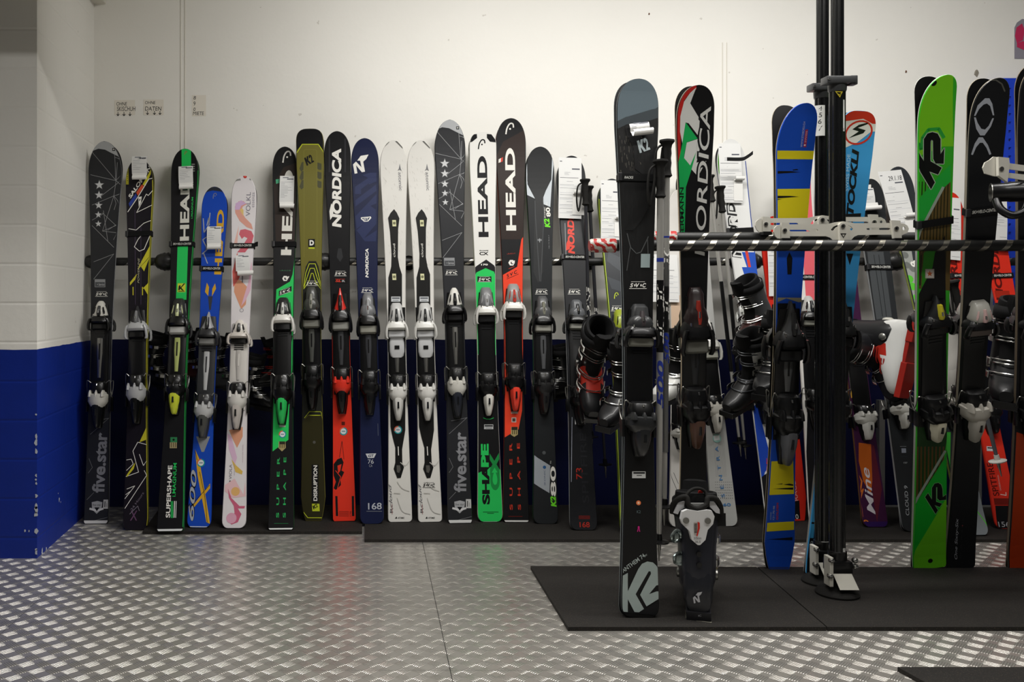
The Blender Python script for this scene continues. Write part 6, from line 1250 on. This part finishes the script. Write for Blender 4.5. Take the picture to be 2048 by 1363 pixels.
# ---------------------------------------------------------------- poles
def skipole(top, tip, d0_, d1, label, shaft=M('#b3b1ab', .32, .45), grip=RUB, basket=BLK, wraps=(), r=.0085, txt=None, gl=.115):
    A = W(*top, d0_); B = W(*tip, d1); zz = (A-B).normalized(); xx = (Vector((1, 0, 0))-zz*zz.x).normalized(); yy = zz.cross(xx); mw = Matrix((xx, yy, zz)).transposed().to_4x4(); mw.translation = B; L = (A-B).length
    root = empty('ski_pole', mw, label, 'ski pole')
    C = lambda rs: [[(r_*math.cos(a), r_*math.sin(a), z) for a in [6.283*i/14 for i in range(14)]] for z, r_ in rs]
    bm = bmesh.new(); loft(bm, C([(.035, .0035), (.10, r*.75), (L*.5, r), (L-gl, r)])); link('shaft', bm, [shaft], parent=root, smooth=True)
    bm = bmesh.new(); loft(bm, C([(0, .002), (.03, .004), (.036, .0055), (.055, .006)])); link('tip', bm, [STEEL], parent=root, smooth=True)
    bm = bmesh.new(); loft(bm, C([(.052, .008), (.058, .030), (.062, .031), (.066, .010), (.085, .009)])); link('basket', bm, [basket], parent=root, smooth=True)
    bm = bmesh.new(); g = L-gl
    loft(bm, C([(g-.006, r+.001), (g, .017), (g+.008, .014), (g+.022, .0125), (g+.04, .0145), (g+.055, .0125), (g+.07, .0145), (g+.085, .0135), (g+.098, .016), (g+.108, .024), (g+.114, .023), (g+.116, .014)])); gp = link('grip', bm, [grip], parent=root, smooth=True)
    bm = bmesh.new(); tube(bm, arcs([(-.012, 0, g+.10), (-.035, -.006, g+.08), (-.042, -.008, g+.02), (-.034, -.004, g-.03), (-.022, 0, g+.02), (-.012, .004, g+.09)], 5), .004, 6); link('wrist_strap', bm, [RUB], parent=gp, smooth=True)
    for z0_, z1_, m_ in wraps:
        bm = bmesh.new(); loft(bm, C([(L*z0_, r*.94), (L*z0_+.0005, r+.0004), (L*z1_-.0005, r+.0004), (L*z1_, r*.94)])); link('shaft_band', bm, [m_], parent=root, smooth=True)
    for txt in (txt if isinstance(txt, list) else [txt] if txt else []):
        t_, fs = textpoly(txt[0], .03, .2); z0_, z1_ = L*txt[1], L*txt[2]; vs = []
        for x, y in t_:
            a = (y-.5)*2.0; vs.append((x, y))
        bm = bmesh.new(); V_ = [bm.verts.new(((r+.0009)*math.sin(-(y-.5)*2.1), -(r+.0009)*math.cos((y-.5)*2.1), z0_+(z1_-z0_)*x)) for x, y in t_]
        for f in fs:
            try: bm.faces.new([V_[i] for i in f])
            except ValueError: pass
        link('lettering', bm, [txt[3]], parent=root)
BLU = PL('#24348a')
skipole((1334, 279), (1329, 1050), 2.86, 2.86, 'silver ski pole with blue band, rear one hanging beside the big dark grey ski', wraps=((.19, .70, M('#8c8c8a', .3, .8)), (.50, .62, BLK), (.745, .75, BLU)), txt=[('LEKI', .66, .72, W_), ('LEKI', .53, .60, W_), ('500', .42, .50, PL('#24348a'))], basket=BLK, r=.0095)
skipole((1321, 319), (1318, 1121), 2.82, 2.82, 'silver ski pole with blue band, front one hanging beside the big dark grey ski', wraps=((.52, .70, BLK), (.745, .755, BLU)), txt=[('LEKI', .63, .69, W_), ('LEKI', .54, .60, W_), ('500', .38, .50, PL('#24348a'))], r=.0105)
skipole((1418, 350), (1482, 912), 3.97, 3.93, 'slim ski pole with black grip, left of two beside the race ski', wraps=((.3, .62, BLK),), r=.008)
skipole((1440, 372), (1492, 918), 4.02, 3.96, 'slim ski pole with black grip, right of two beside the race ski', wraps=((.3, .60, BLK),), r=.008)
skipole((1170, 358), (1184, 900), 4.07, 4.02, 'black ski pole with white lettering just right of the form on ski 73', shaft=PL('#2a2a2e', .3), r=.008, txt=('ALPINE', .45, .6, W_))
skipole((1177, 372), (1212, 955), 4.12, 4.05, 'black ski pole with white lettering, second right of ski 73', shaft=PL('#2a2a2e', .3), r=.008, txt=('PINE CONE', .40, .58, W_))
skipole((1905, 560), (2003, 952), 3.46, 3.46, 'dark ski pole with a white basket in front of the red ski tail', shaft=PL('#55585c', .3), basket=PL('#c3c2ba'), r=.009)
# loose strap end sticking out right of the form
a = W(1483, 318, 4.02); b = W(1506, 305, 4.0); bm = bmesh.new(); pts = arcs([a+Vector((-.06, .01, .002)), a, (a+b)/2+Vector((0, 0, -.004)), b], 5)
loft(bm, [[p+Vector((0, 0, -.008)), p+Vector((0, .002, -.008)), p+Vector((0, .002, .008)), p+Vector((0, 0, .008))] for p in pts]); link('strap_end', bm, [M('#141415', .9)], label='black strap end sticking out right of the large form', cat='strap')

bm = bmesh.new(); box(bm, -.0345, .0345, -.1435, -.06, -.0005, .005, 0, .001); link('sole_edge', bm, [M('#a9a796', .7)], parent=BR, smooth=False)

GR = {'ski boot': 'ski boots among the skis', 'ski pole': 'ski poles hanging among the skis', 'strap': 'straps around the skis', 'paper form': 'printed forms on the skis',
      'paper tag': 'small rental slips on the skis', 'mat': 'rubber mats on the floor', 'rail': 'taped ski rails', 'paper note': 'paper notes', 'wall mark': 'marks on the back wall'}
for o in bpy.data.objects:
    c = o.get('category')
    if c == 'ski': o['group'] = 'skis in the back row' if o.location.y > 3.6 else 'skis on the front rack'
    elif c in GR: o['group'] = GR[c]
    if o.get('label') and len(o['label'].split()) > 16: print('LONG', len(o['label'].split()), o['label'])
ls = [o['label'] for o in bpy.data.objects if o.get('label')]
for l in set(ls):
    if ls.count(l) > 1: print('DUP', l)
